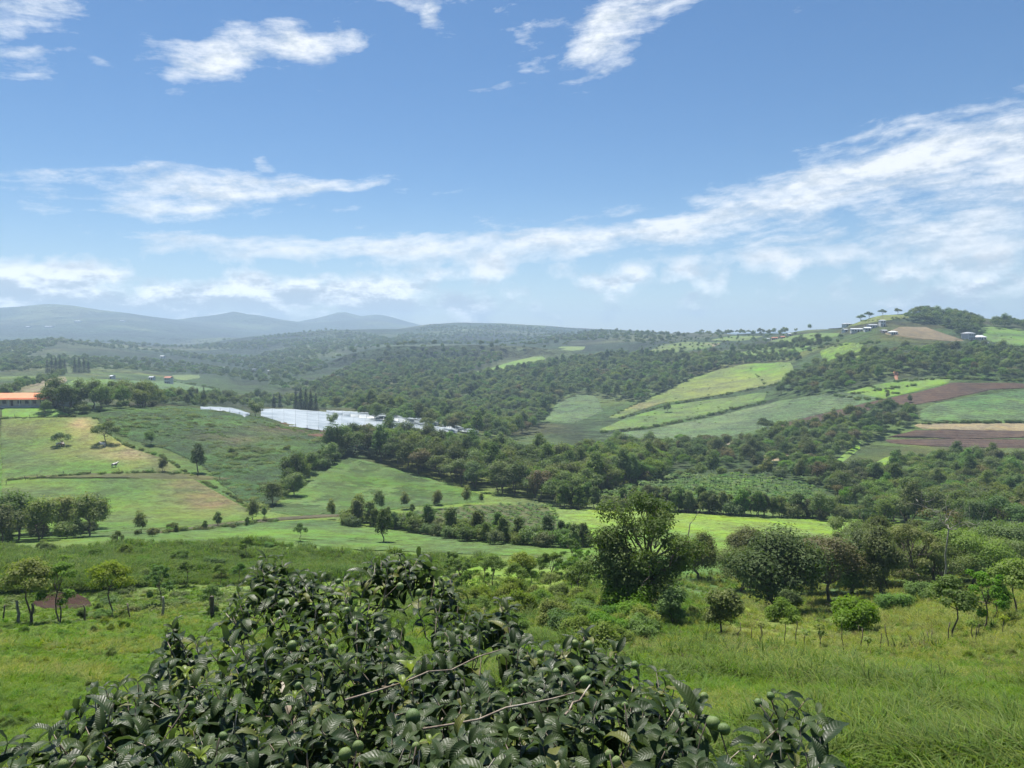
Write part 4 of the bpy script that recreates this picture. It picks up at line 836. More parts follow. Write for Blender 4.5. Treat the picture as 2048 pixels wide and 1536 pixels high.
print('gully trees', len(near_pts) + len(near_pts2))

def special_tree(name, loc, label, W, H, style, n, leaf, mat, seed, bark=BARK, limbs=10, r0=.16, extra=None, low=.3, up=.35):
    rng = np.random.default_rng(seed); C = clumps_for(rng, style, W, H)
    if extra: C += extra
    V, F, tn = crown_geo(rng, C, n, leaf, up)
    e = empty(name, loc); P = trunk_paths(rng, C, H, r0, limbs, low=low)
    tv, tf = tube_geo(P, 7); t = mesh_obj('trunk', tv, tf, bark, e, smooth=True)
    c = mesh_obj('crown', V, F, LM[mat], e, attrs={'tint': tn}); tag(e, label, 'tree'); return e, C
# tall half-bare tree with a tuft of air plants
b0 = at(1290, 1232)
e, C = special_tree('gully_tree', b0, 'tall half-bare tree with an air plant and dark lower leaves', 7.2, 7.6, 'open', 11500, .18, 'olive', 301, limbs=20, r0=.17,
    extra=[(-1.6, 0, 3.6, 1.1, .9), (-2.0, .4, 4.6, .9, .8), (-.9, -.5, 2.6, 1.0, .9), (-1.2, .2, 5.3, .8, .8), (-.2, 0, 3.4, 1.0, .8), (-1.9, -.4, 2.3, .9, .8), (.6, .2, 2.4, .8, .8)])
rng = np.random.default_rng(302)
V, F, tn = crown_geo(rng, [(-1.7, -.2, 3.4, 1.25, .9), (-2.1, .2, 4.5, 1.0, .85), (-1.0, -.6, 2.4, 1.1, .9), (-.4, -.3, 3.2, 1.0, .85), (-1.4, 0, 1.7, 1.0, .7), (1.0, -.3, 2.9, 1.1, .8), (1.7, 0, 4.4, .9, .7), (-2.8, 0, 3.1, .9, .8), (0, -.2, 5.4, 1.0, .7), (.9, .1, 6.0, .8, .7), (2.0, .2, 3.3, .8, .7)], 11000, .18, .3)
mesh_obj('lower_leaves', V, F, LM['mid'], e, attrs={'tint': tn})
n = 46; a = rng.uniform(0, 6.28, n); el = rng.uniform(-.5, 1.2, n); dirs = np.stack([np.cos(a) * np.cos(el), np.sin(a) * np.cos(el), np.sin(el)], 1)
c0 = np.array([2.1, -.3, 4.5]); V = []; F = []
for k in range(n):
    s_ = np.cross(dirs[k], [0, 0, 1]); s_ /= max(np.linalg.norm(s_), 1e-6); L = rng.uniform(.3, .62); i = len(V)
    V += [c0 - s_ * .02, c0 + s_ * .02, c0 + dirs[k] * L * .6 + s_ * .018 + [0, 0, .04], c0 + dirs[k] * L * .6 - s_ * .018 + [0, 0, .04], c0 + dirs[k] * L - [0, 0, .08]]; F += [(i, i + 1, i + 2, i + 3), (i + 3, i + 2, i + 4)]
mesh_obj('air_plant', V, F, LM['dark'], e, attrs={'tint': np.full(len(V), .3)})
tv, tf = tube_geo([(wob(rng, (.3, -.4, 2.2), (1.9, -.5, 3.9), 5, .05), [.05, .045, .04, .03, .015]), (wob(rng, (.2, -.4, 2.6), (1.1, -.7, 3.7), 5, .05), [.045, .04, .03, .02, .01]), (wob(rng, (.3, 0, 3.6), (2.15, -.3, 4.5), 5, .04), [.07, .06, .05, .045, .04]), (wob(rng, (2.15, -.3, 4.5), (3.1, -.3, 6.6), 5, .05), [.04, .035, .03, .02, .01]), (wob(rng, (0, 0, 4.0), (.35, -.1, 7.2), 6, .05), [.07, .06, .05, .04, .03, .012])], 6)
mesh_obj('bare_limb', tv, tf, BARKP, e, smooth=True)
# big dark tree with large leaves, two layers
b1 = at(1560, 1228); b1 = Vector((b1.x, max(b1.y, 62), 0)); b1.z = float(ground(b1.x, b1.y)) - .2
sc = b1.y / 62
special_tree('gully_tree', b1, 'broad dark tree with large pale-backed leaves and a dense crown', 9.0 * sc, 6.6 * sc, 'round', 13000, .30 * sc, 'gloss', 305, limbs=12, r0=.26, bark=BARKD,
    extra=[(-3.2, -.6, 4.6, 1.3, .8), (3.0, -.4, 4.8, 1.4, .8), (-1.5, -2.2, 3.6, 1.3, .6), (.4, -2.6, 3.7, 1.2, .55), (1.7, -2.0, 3.3, 1.0, .6), (0, -.5, 5.6, 1.4, .7)])
special_tree('gully_tree', at(1655, 1205), 'grey-brown leafy tree leaning behind the broad dark tree', 6.5, 6.2, 'round', 8500, .24, 'dry', 306, limbs=10)
special_tree('gully_tree', at(1700, 1190), 'dense dark green tree at the head of the gully', 5.2, 5.4, 'tall', 8000, .2, 'mid', 307)
special_tree('gully_tree', at(1400, 1160), 'dark bushy tree filling the gap between the two large trees', 5.0, 5.5, 'tall', 7000, .22, 'olive', 308)
special_tree('gully_tree', at(2040, 1165), 'bright green tree rising at the edge of the thicket', 5.5, 6.0, 'round', 8000, .22, 'bright', 309)
special_tree('gully_tree', at(1500, 1150), 'pale olive round tree behind the broad dark tree', 6.0, 6.0, 'round', 8000, .24, 'olive', 310)
# bare white tree
rng = np.random.default_rng(320); bw = at(1886, 1206); e = empty('bare_tree', bw, 0, 1.22); P = [(wob(rng, (0, 0, -.2), (.15, 0, 3.9), 7, .02), np.linspace(.055, .032, 7))]
for k in range(6):
    a = k * 1.05 + rng.uniform(-.3, .3); m = np.array([.15, 0, 3.9]); en = m + np.array([math.cos(a) * rng.uniform(1.2, 2.0), math.sin(a) * 1.2, rng.uniform(.3, 1.5)]); pa = wob(rng, m, en, 6, .08, .08); P.append((pa, np.linspace(.026, .007, 6)))
    for _ in range(4):
        q = pa[rng.integers(2, 6)]; P.append((wob(rng, q, q + rng.normal(0, .45, 3) + np.array([0, 0, .3]), 4, .1), np.linspace(.011, .004, 4)))
tv, tf = tube_geo(P, 6); mesh_obj('trunk', tv, tf, BARKP, e, smooth=True); tag(e, 'bare pale tree with a straight trunk and leafless crown', 'tree')
V, F, tn = crown_geo(rng, [(.4, 0, 4.6, .5, .6), (-1.0, .2, 4.7, .4, .6)], 260, .12); mesh_obj('sparse_leaves', V, F, LM['dry'], e, attrs={'tint': tn})

# bushes and young trees (30 - 60 m)
BUSH = [
 ('bush2', (1446, 1272), 1.05, 'dense dark green bush standing alone on the grass slope'), ('bush1', (1700, 1262), 1.15, 'green bush at the mouth of the gully'),
 ('bush0', (1560, 1246), .8, 'low yellow-green bush on the grassy hump'), ('bush1', (1250, 1240), 1.3, 'bright bush under the tall half-bare tree'), ('bush2', (1345, 1252), .9, 'dark bush in the shade of the half-bare tree'),
 ('bush1', (1790, 1225), .9, 'small green bush on the far gully bank'), ('bush1', (1840, 1205), .9, 'green bush where the thicket meets the slope'), ('bush2', (1580, 1236), .8, 'dark bush below the broad dark tree'),
 ('bush1', (205, 1240), .42, 'small green bush by the fence on the left pasture'), ('bush2', (165, 1240), .30, 'tiny dark bush beside a fence stake'),
]
for k, pp, s_, lab in BUSH: plant(k, 'bush', at(*pp) - Vector((0, 0, .1)), lab, 'bush', None, s_)
rng = np.random.default_rng(330)
P = spread([(905,1215),(960,1190),(1100,1195),(1190,1215),(1290,1262),(1300,1300),(1200,1310),(1100,1275),(1000,1262),(930,1250)], 1.7, 4000, 331)
for p in P[:46]:
    k = ['bush0', 'bush0', 'bush1'][rng.integers(0, 3)]
    plant(k, 'bush', p - np.array([0, 0, .15]), 'yellow-green bush in the scrub behind the fruit tree' if k == 'bush0' else 'bright green bush in the scrub behind the fruit tree', 'bush', 'scrub ' + k, rng.uniform(.55, .9))
P = spread([(880,1160),(1000,1150),(1180,1160),(1190,1200),(1050,1190),(920,1200)], 3.0, 1500, 332)
for p in P[:22]:
    k = ['young0', 'young1', 'young2'][rng.integers(0, 3)]
    plant(k, 'young_tree', p - np.array([0, 0, .1]), {'young0': 'yellow-green young tree', 'young1': 'open thin young tree', 'young2': 'low flat-topped young tree'}[k] + ' on the rough slope behind the scrub', 'tree', 'rough slope ' + k, rng.uniform(.5, .8))
P = spread([(-40,1172),(-40,1105),(200,1092),(420,1090),(560,1096),(520,1160),(330,1164),(150,1175)], 6.0, 3000, 333)
for p in P[:30]:
    k = ['bush1', 'bush0', 'young2', 'bush0', 'bush1'][rng.integers(0, 5)]
    plant(k, 'bush' if k[0] == 'b' else 'young_tree', p - np.array([0, 0, .1]), {'bush0': 'yellow-green bush', 'bush1': 'bright green bush', 'bush2': 'upright green bush', 'young2': 'flat-topped young tree'}[k] + ' rising out of the overgrown field', 'bush' if k[0] == 'b' else 'tree', 'overgrown field ' + k, rng.uniform(.5, .95))
YOUNG = [('young0', (60, 1246), .95, 'yellow-green young tree rising from the left fence line'), ('young1', (118, 1244), .85, 'thin bright young tree on the fence beside the stream bank'), ('young0', (222, 1232), .9, 'bushy yellow-green tree above the stream bank'),
 ('young2', (425, 1228), .6, 'low yellow-green tree by a dark post at the fence end'), ('young1', (322, 1215), .75, 'grey-green slender tree behind the fence'), ('young2', (372, 1172), .7, 'small tree by the dry verge of the field'), ('young2', (440, 1170), .6, 'second small tree by the dry verge of the field'), ('young2', (480, 1168), .6, 'dark little tree at the end of the dry verge'),
 ('young0', (1042, 1178), .8, 'forked young tree on the rough grass slope'), ('young1', (1105, 1185), .8, 'leaning young tree on the rough grass slope'), ('young2', (1160, 1205), .9, 'thin young tree beside the tall half-bare tree'),
 ('young2', (1900, 1280), .85, 'spreading young tree on the right-hand slope'), ('young1', (1965, 1262), .7, 'sparse young tree high on the right-hand slope'), ('young2', (1995, 1250), .6, 'small pale young tree on the right-hand slope'), ('young0', (2030, 1235), .8, 'yellow-green young tree at the top of the right-hand slope'),
 ('young1', (1140, 1130), .8, 'lone sapling in the meadow beside the bushes'), ('young2', (600, 1084), .9, 'round little bush tree on the open meadow')]
for k, pp, s_, lab in YOUNG: plant(k, 'young_tree', at(*pp) - Vector((0, 0, .05)), lab, 'tree', None, s_, rng=rng)
# ------------------------------------------------------------------ buildings
def box_geo(x0, x1, y0, y1, z0, z1):
    V = [(x0, y0, z0), (x1, y0, z0), (x1, y1, z0), (x0, y1, z0), (x0, y0, z1), (x1, y0, z1), (x1, y1, z1), (x0, y1, z1)]
    return V, [(0, 3, 2, 1), (4, 5, 6, 7), (0, 1, 5, 4), (1, 2, 6, 5), (2, 3, 7, 6), (3, 0, 4, 7)]
def join_geo(parts):
    V = []; F = []
    for v, f in parts: o = len(V); V += list(v); F += [tuple(i + o for i in q) for q in f]
    return V, F
def roof_geo(w, d, z, rise, over=.5, hip=0.0, th=.14):
    """pitched roof slab, ridge along x; hip = how far the ridge ends stand in"""
    X, Y = w / 2 + over, d / 2 + over; zz = z - over * rise / (d / 2) * .6
    top = [(-X, -Y, zz), (X, -Y, zz), (X, Y, zz), (-X, Y, zz), (-X + hip, 0, z + rise), (X - hip, 0, z + rise)]
    bot = [(x, y, q - th) for x, y, q in top]
    F = [(0, 1, 5, 4), (2, 3, 4, 5), (1, 2, 5), (3, 0, 4)]
    FB = [tuple(i + 6 for i in reversed(f)) for f in F]
    S_ = [(1, 0, 6, 7), (2, 1, 7, 8), (3, 2, 8, 9), (0, 3, 9, 6)]
    return top + bot, F + FB + S_
WALLM = {'cream': plain_mat('cream_plaster', (.55, .50, .40)), 'white': plain_mat('white_paint', (.52, .52, .50)), 'grey': plain_mat('grey_plaster', (.42, .43, .44)), 'pink': plain_mat('pink_plaster', (.50, .33, .27))}
ROOFM = {'orange': plain_mat('orange_roof_sheet', (.66, .20, .07), .5, .4, .12, .8), 'white': plain_mat('white_roof_sheet', (.58, .60, .62), .4, .5, .08, .6), 'grey': plain_mat('grey_roof_sheet', (.34, .36, .38), .45), 'red': plain_mat('rusty_red_roof', (.33, .13, .08), .7)}
GLASS = plain_mat('dark_window_glass', (.03, .035, .04), .15, .6, .1); DOORM = plain_mat('brown_door', (.10, .06, .04)); POSTM = plain_mat('white_post', (.6, .6, .58)); FRAMEM = plain_mat('window_frame', (.55, .55, .52))
def house(name, loc, w, d, h, rise, roof, wall, label, rz=0.0, hip=0.0, nwin=3, floors=1, porch=False, cat='house', over=.5):
    e = empty(name, loc, rz)
    hw = h * floors
    V, F = box_geo(-w / 2, w / 2, -d / 2, d / 2, -1.2, hw)
    if hip == 0:   # gable ends
        V += [(-w / 2, 0, hw + rise * .93), (w / 2, 0, hw + rise * .93)]; F += [(4, 8, 7), (5, 6, 9), (4, 5, 9, 8), (7, 8, 9, 6)]
    mesh_obj('wall', V, F, WALLM[wall], e)
    V, F = roof_geo(w, d, hw + .12, rise, over, hip); mesh_obj('roof', V, F, ROOFM[roof], e)
    for fl in range(floors):
        for i in range(nwin):
            x = -w / 2 + (i + .5) * w / nwin; ww = min(1.5, w / nwin * .5)
            if fl == 0 and i == nwin // 2:
                V, F = box_geo(x - .45, x + .45, -d / 2 - .05, -d / 2 + .02, 0, 2.1); mesh_obj('door', V, F, DOORM, e); continue
            V, F = box_geo(x - ww / 2, x + ww / 2, -d / 2 - .04, -d / 2 + .02, fl * h + .9, fl * h + 2.1); wd = mesh_obj('window', V, F, GLASS, e)
            P = [box_geo(x - ww / 2 - .07, x - ww / 2, -d / 2 - .06, -d / 2, fl * h + .83, fl * h + 2.17), box_geo(x + ww / 2, x + ww / 2 + .07, -d / 2 - .06, -d / 2, fl * h + .83, fl * h + 2.17), box_geo(x - ww / 2, x + ww / 2, -d / 2 - .06, -d / 2, fl * h + 2.1, fl * h + 2.17), box_geo(x - ww / 2, x + ww / 2, -d / 2 - .06, -d / 2, fl * h + .83, fl * h + .9)]
            V, F = join_geo(P); mesh_obj('frame', V, F, FRAMEM, wd)
    if porch:
        V, F = box_geo(-w / 2, w / 2, -d / 2 - 2.2, -d / 2 - .01, -1.2, .12); mesh_obj('porch_floor', V, F, WALLM['grey'], e)
        for i in range(7):
            x = -w / 2 + .2 + i * (w - .4) / 6; V, F = box_geo(x - .09, x + .09, -d / 2 - 2.1, -d / 2 - 1.92, .12, h - .32); mesh_obj('post', V, F, POSTM, e)
        V, F = box_geo(-w / 2 - .4, w / 2 + .4, -d / 2 - 2.5, -d / 2 + .3, h - .32, h - .2); mesh_obj('porch_roof', V, F, ROOFM[roof], e)
    tag(e, label, cat); return e
pm = at(26, 816)
hx = (26 - 1024) / FPX * pm.y
house('farm_house', (hx - 2.5, pm.y + 6, float(ground(hx, pm.y + 3)) + .3), 24, 8.5, 2.9, 1.5, 'orange', 'cream', 'long low farm house with a bright orange roof above the lawn', rz=.05, nwin=9, porch=True)
pw = at(76, 815); house('farm_house', (pw.x + .5, pw.y + 8, float(ground(pw.x, pw.y + 4)) + .5), 6, 6, 3.0, 1.2, 'orange', 'cream', 'small orange-roofed wing at the end of the farm house', rz=.05, nwin=2)
ps = at(120, 814); house('shed', (ps.x, ps.y + 6, ps.z), 7, 4, 2.3, .6, 'grey', 'white', 'low pale shed half hidden under the grove by the farm house', nwin=2, cat='shed')
# white dish on a post by the grove
pd = at(190, 818); e = empty('satellite_dish', pd); tv, tf = tube_geo([(np.array([[0, 0, -.3], [0, 0, 3.0]]), [.06, .05])]); mesh_obj('post', tv, tf, POSTM, e, smooth=True)
V = [(0, -.12, 3.3)]; F = []
for r_, q in ((.35, -.07), (.75, .08)):
    V += [(r_ * math.cos(a), q, 3.3 + r_ * math.sin(a)) for a in np.linspace(0, 2 * math.pi, 16, endpoint=False)]
for k in range(16): k2 = (k + 1) % 16; F += [(0, 1 + k2, 1 + k), (1 + k, 1 + k2, 17 + k2, 17 + k)]
dsh = mesh_obj('dish', [(x, -y - .1, z) for x, y, z in V], F, ROOFM['white'], e, smooth=True); tag(e, 'small white round dish on a post beside the grove', 'dish')

HOUSES = [  # px, py of base, width in px, depth m, storey height, rise, roof, wall, floors, hip, windows, label
 (1692, 664, 8, 5, 2.4, .5, 'white', 'white', 1, 0, 1, 'small white shed at the end of the hilltop houses', 'shed'),
 (1716, 664, 24, 7, 2.6, .7, 'white', 'white', 1, 0, 4, 'long low white-roofed barn on the hilltop', 'barn'),
 (1738, 662, 13, 7, 2.6, .9, 'white', 'grey', 1, 0, 2, 'white house next to the long hilltop barn', 'house'),
 (1748, 656, 18, 7, 2.6, .8, 'grey', 'grey', 1, 0, 3, 'grey-roofed house higher up behind the white hilltop barn', 'house'),
 (1768, 653, 11, 7, 2.6, .8, 'grey', 'white', 2, 1.5, 2, 'two-storey pale house among the hilltop roofs', 'house'),
 (1697, 652, 16, 7, 2.6, .9, 'grey', 'white', 1, 1.5, 3, 'pale house on the bare slope under the hill crest', 'house'),
 (1770, 666, 10, 5, 2.2, .4, 'white', 'pink', 1, 0, 2, 'flat white-roofed shed below the hilltop houses', 'shed'),
 (1789, 670, 15, 6, 2.5, .9, 'white', 'white', 1, 1.5, 3, 'white house with dark windows beside the bare slope', 'house'),
 (1942, 680, 17, 8, 2.7, 1.0, 'grey', 'grey', 2, 2.0, 3, 'grey two-storey house under the crest wood', 'house'),
 (1965, 680, 18, 8, 2.4, 1.6, 'white', 'white', 1, 3.0, 3, 'white hip-roofed house beside the grey two-storey house', 'house'),
 (1973, 690, 7, 4, 2.0, .3, 'white', 'white', 1, 0, 1, 'tiny white hut below the hip-roofed house', 'hut'),
 (1537, 681, 5, 4, 2.2, .4, 'white', 'white', 1, 0, 1, 'tiny white hut beside the red roofs on the hillside', 'hut'),
 (1551, 680, 13, 6, 2.4, .8, 'red', 'pink', 1, 0, 3, 'long red-roofed house on the open hillside', 'house'),
 (1566, 678, 9, 6, 2.4, .9, 'red', 'pink', 1, 0, 2, 'short red-roofed house on the open hillside', 'house'),
 (1580, 672, 7, 5, 2.4, .5, 'white', 'white', 1, 0, 2, 'white-roofed shed above the red-roofed houses', 'shed'),
 (334, 768, 13, 7, 2.6, 1.0, 'red', 'white', 2, 0, 3, 'two-storey house with a reddish roof by the valley cane field', 'house'),
 (301, 760, 9, 6, 2.5, .8, 'grey', 'white', 1, 0, 2, 'grey-roofed house up the valley from the cane field', 'house'),
 (222, 758, 5, 5, 2.4, .6, 'white', 'white', 1, 0, 1, 'small white house above the slope field', 'house'),
 (323, 716, 8, 9, 3.0, .8, 'white', 'white', 1, 0, 1, 'white shed on the far left valley side', 'shed'),
 (448, 740, 8, 8, 3.0, .8, 'white', 'white', 1, 0, 1, 'white house under the dark far hill', 'house'),
 (508, 743, 8, 8, 3.0, .8, 'grey', 'white', 1, 0, 1, 'pale grey house under the dark far hill', 'house'),
 (540, 746, 11, 8, 3.0, .8, 'white', 'white', 1, 0, 1, 'long white shed under the dark far hill', 'shed'),
 (95, 656, 15, 30, 6.0, 2.0, 'white', 'white', 1, 0, 1, 'long white shed on the mountain side', 'shed'),
 (153, 645, 12, 26, 6.0, 2.0, 'white', 'white', 1, 0, 1, 'white shed high on the mountain side', 'shed'),
 (54, 656, 7, 20, 5.0, 2.0, 'white', 'white', 1, 0, 1, 'small white shed on the mountain side', 'shed'),
 (243, 644, 9, 20, 5.0, 2.0, 'grey', 'white', 1, 0, 1, 'pale shed on the mountain shoulder', 'shed'),
]
for (px, py, wp, dp, hs, rs, rf, wl, fl, hp, nw, lab, ct) in HOUSES:
    p = at(px, py); w = .85 * wp * p.y / FPX
    house('house' if ct == 'house' else ct, (p.x, p.y + dp / 2, p.z - .1), w, dp, hs, rs, rf, wl, lab, rz=((px * 7) % 11 - 5) * .05, hip=min(hp, w * .3), nwin=nw, floors=fl, cat=ct, over=.4)
# polytunnel in the wood
pt = at(1864, 1032); e = empty('polytunnel', (pt.x, pt.y + 3, pt.z + 1.2)); V = []; F = []; n = 12; w = 30 * pt.y / FPX
for j, x in enumerate(np.linspace(-w / 2, w / 2, 9)):
    for k in range(n + 1): a = math.pi * k / n; V.append((x, -2.2 * math.cos(a), 2.3 * math.sin(a) + .03 * math.sin(j * 2)))
for j in range(8):
    for k in range(n): q = j * (n + 1) + k; F.append((q, q + 1, q + n + 2, q + n + 1))
PLAST = plain_mat('pale_plastic_sheet', (.66, .72, .70), .35, .5, .06, .8)
mesh_obj('plastic_cover', V, F, PLAST, e, smooth=True)
for x in np.linspace(-w / 2, w / 2, 5):
    a = np.linspace(0, math.pi, 9); tv, tf = tube_geo([(np.stack([np.full(9, x), -2.24 * np.cos(a), 2.34 * np.sin(a)], 1), np.full(9, .04))], 5); mesh_obj('hoop', tv, tf, POSTM, e)
V, F = box_geo(-w / 2, w / 2, -2.2, 2.2, -1.5, .02); mesh_obj('base', V, F, WALLM['grey'], e)
tag(e, 'pale plastic polytunnel showing through the wood', 'polytunnel')

# white crop covers on posts
def cover_mat():
    m, t, out = new_mat('white_crop_cover'); geo = t.node('ShaderNodeNewGeometry')
    n = t.noise(t.vmath('MULTIPLY', geo.outputs['Position'], (.12, .5, 1)), 1.0, 5, .6); n2 = t.noise(geo.outputs['Position'], .07, 3)
    bs = t.node('ShaderNodeBsdfPrincipled'); t.put(bs.inputs['Base Color'], t.mix(t.ramp(t.math('ADD', n, n2), .8, 1.2), (.15, .19, .215), (.29, .33, .355))); bs.inputs['Roughness'].default_value = .5
    bp = t.node('ShaderNodeBump'); bp.inputs['Distance'].default_value = .3; t.put(bp.inputs['Height'], n); t.l.new(bp.outputs[0], bs.inputs['Normal'])
    t.l.new(bs.outputs[0], out.inputs[0]); return m
COVER = cover_mat()
def cover(name, poly, label, npan, h=1.0, dmin=300, posts=8):
    poly = np.array(poly, float); e = None; x0, x1 = poly[:, 0].min() + .5, poly[:, 0].max() - .5
    def span(x):
        ys = []
        for k in range(len(poly)):
            p, q = poly[k], poly[(k + 1) % len(poly)]
            if (p[0] - x) * (q[0] - x) < 0: ys.append(p[1] + (x - p[0]) / (q[0] - p[0]) * (q[1] - p[1]))
        return (min(ys), max(ys)) if len(ys) > 1 else (poly[:, 1].mean(),) * 2
    edges = np.linspace(x0, x1, npan + 1); first = at(x0, span((x0 + x1) / 2)[1], h)
    c = hit([(x0 + x1) / 2], [sum(span((x0 + x1) / 2)) / 2], h, dmin); base = Vector((c[0][0], c[1][0], float(ground(c[0][0], c[1][0]))))
    e = empty(name, base); nr = 10
    qx = np.linspace(x0, x1, 40); QX = np.repeat(qx, 6); QY = np.concatenate([np.linspace(*span(x), 6) for x in qx]); hh = hit(QX, QY, h, dmin)
    def basis(px, py): px = np.asarray(px, float) / 500 - 1.4; py = np.asarray(py, float) / 20 - 42; return np.stack([px * 0 + 1, px, py, px * px, px * py], 1)
    coef = np.linalg.lstsq(basis(QX, QY), np.log(np.clip(hh[1], dmin, 460)), rcond=None)[0]
    for k in range(npan):
        xs = np.linspace(edges[k] + .12, edges[k + 1] - .12, 5); PX = []; PY = []
        for x in xs:
            a, b = span(x); PX += [x] * nr; PY += list(np.linspace(a, b, nr))
        u_, s2_ = pix_us(PX, PY); Y = np.exp(basis(PX, PY) @ coef); X = u_ * Y; Z = EYE + s2_ * Y; sag = np.tile(np.array([0, -.10, -.16, -.10, 0])[:, None], (1, nr)).ravel()
        V = np.stack([X - base.x, Y - base.y, Z - base.z + sag], 1); F = []; V0 = V.copy(); V[nr - 1::nr, 2] -= h + .2; V[nr - 1::nr, 1] -= .5
        for i in range(4):
            for j in range(nr - 1): q = i * nr + j; F.append((q, q + 1, q + nr + 1, q + nr))
        mesh_obj('cover_panel', V, F, COVER, e, smooth=True)
        for j in (0, nr - 1):
            p = V0[j]; tv, tf = tube_geo([(np.array([[p[0], p[1], p[2] - h - .4], [p[0], p[1], p[2]]]), [.05, .05])], 5); mesh_obj('post', tv, tf, BARK, e)
    tag(e, label, 'crop cover')
cover('crop_cover', [(521,817),(580,817.5),(650,823),(700,830),(760,838),(800,843),(790,851),(700,857.5),(647,854),(579,845),(521,831)], 'large white crop cover spread over the field behind the dark wood', 12)
cover('crop_cover', [(803,843),(850,849),(918,858),(914,862),(850,856),(803,851)], 'tapering white crop cover continuing the large one to the right', 8)
cover('crop_cover', [(652,820),(700,822),(760,825),(820,832),(878,841),(874,845.5),(820,840),(760,833),(700,828.5),(654,823)], 'long narrow white crop cover along the top of the large one', 14, h=2.0)
cover('crop_cover', [(884,846),(920,852),(958,861),(952,865),(916,857),(884,850)], 'thin white crop cover running down beyond the dark wood', 5)
cover('crop_cover', [(400,813),(430,813),(466,815.5),(500,826),(492,828),(455,819),(420,816),(400,815)], 'white crop cover peeping over the brow of the weedy slope', 5, dmin=296)

# ------------------------------------------------------------------ cattle
def cow_mat(name, c0, c1):
    m, t, out = new_mat(name); tc = t.node('ShaderNodeTexCoord'); n = t.noise(tc.outputs['Object'], 1.6, 2, .5)
    bs = t.node('ShaderNodeBsdfPrincipled'); t.put(bs.inputs['Base Color'], t.mix(t.ramp(n, .47, .53), c0, c1)); bs.inputs['Roughness'].default_value = .8; t.l.new(bs.outputs[0], out.inputs[0]); return m
def cow(loc, rz, mat, label, lying=False):
    pts = [(-.75, 0, 1.12, .20), (-.55, 0, 1.10, .33), (0, 0, 1.02, .36), (.5, 0, 1.06, .33), (.8, 0, 1.22, .22), (1.05, 0, 1.42, .15), (1.25, 0, 1.44, .14), (1.5, 0, 1.30, .08)]
    V = [p[:3] for p in pts]; R = [p[3] for p in pts]; E = [(i, i + 1) for i in range(7)]
    for bx, root, hind in ((-.6, 1, True), (.55, 3, False)):
        for sd in (-1, 1):
            k = len(V)
            V += [(bx, sd * .2, .85), (bx + (.06 if hind else 0), sd * .21, .62), (bx - (.10 if hind else 0), sd * .21, .40), (bx - (.04 if hind else 0), sd * .21, .04)]; R += [.14, .09, .06, .06]
            E += [(root, k), (k, k + 1), (k + 1, k + 2), (k + 2, k + 3)]
    for sd in (-1, 1): k = len(V); V += [(1.18, sd * .26, 1.55)]; R += [.04]; E += [(6, k)]
    k = len(V); V += [(-.92, 0, .95), (-.95, 0, .5)]; R += [.035, .03]; E += [(0, k), (k, k + 1)]
    me = bpy.data.meshes.new('cow'); me.from_pydata(V, E, []); o = bpy.data.objects.new('cow', me); COL.objects.link(o); o.location = loc; o.rotation_euler = (0, 0, rz)
    md = o.modifiers.new('skin', 'SKIN'); md.use_smooth_shade = True
    for i, r_ in enumerate(R): me.skin_vertices[0].data[i].radius = (r_, r_)
    me.skin_vertices[0].data[2].use_root = True
    o.modifiers.new('sub', 'SUBSURF').levels = 1; o.modifiers['sub'].render_levels = 1
    me.materials.append(mat); tag(o, label, 'cow'); return o
CW = cow_mat('white_hide', (.70, .66, .60), (.62, .57, .50)); CB = cow_mat('brown_white_hide', (.30, .14, .06), (.66, .62, .56)); CK = cow_mat('dark_white_hide', (.05, .04, .035), (.66, .62, .58))
cow(at(206, 894), 2.9, CW, 'white cow standing in the shade of the flat-topped tree')
cow(at(118, 894), .2, CB, 'brown and white cow at the left under the low spreading tree')
cow(at(126, 894.5), 2.6, CB, 'brown and white cow facing away under the low spreading tree')
cow(at(229, 936), 1.2, CK, 'black and white cow grazing alone on the open pasture')

# ------------------------------------------------------------------ fences
def stake(loc, h, r, bark, label, group, seed, top=None, lean=.12, name='fence_post'):
    rng = np.random.default_rng(seed); tip = np.array([rng.normal(0, lean * h), rng.normal(0, lean * h), h])
    P = [(wob(rng, (0, 0, -.25), tip, 5, .03), np.linspace(r, r * .72, 5))]
    if rng.random() < .4: P.append((wob(rng, tip * .7, tip * .7 + rng.normal(0, .12 * h, 3) + np.array([0, 0, .25 * h]), 3, .05), [r * .5, r * .4, r * .25]))
    tv, tf = tube_geo(P, 7)
    if top is None: o = mesh_obj(name, tv, tf, bark, smooth=True); o.location = loc
    else:
        o = empty(name, loc); mesh_obj('stake', tv, tf, bark, o, smooth=True)
        V, F, tn = crown_geo(rng, [(tip[0], tip[1], tip[2] + .03, top, .55)], 90, .11, .5); mesh_obj('sprout', V, F, LM['yellow'], o, attrs={'tint': np.clip(tn + .4, 0, 1)})
    tag(o, label, 'fence post', group); return o
for i, (px, py, h) in enumerate([(38, 1246, 1.25), (63, 1247, 1.1), (120, 1246, 1.0), (172, 1243, 1.0), (263, 1240, 1.0), (325, 1232, 1.3), (5, 1244, .9)]):
    stake(at(px, py), h, .09 if i in (0, 1, 5) else .05, BARKP if i in (0, 5) else BARK, ['pale knotty stump at the start of the stream fence', 'thick grey post leaning beside a yellow-green tree', 'thin dark stake before the bare stream bank', 'thin stake next to the tiny dark bush', 'thin straight stake in the middle of the left pasture edge', 'broken pale snag standing at the pasture edge', 'short grey stake at the left end of the stream fence'][i], 'stream fence posts', 600 + i)
V, F = box_geo(-.09, .09, -.09, .09, -.3, 1.35); o = mesh_obj('fence_post', V, F, BARKD); o.location = at(425, 1236); tag(o, 'dark square post under the low yellow-green tree', 'fence post')
rng = np.random.default_rng(640)
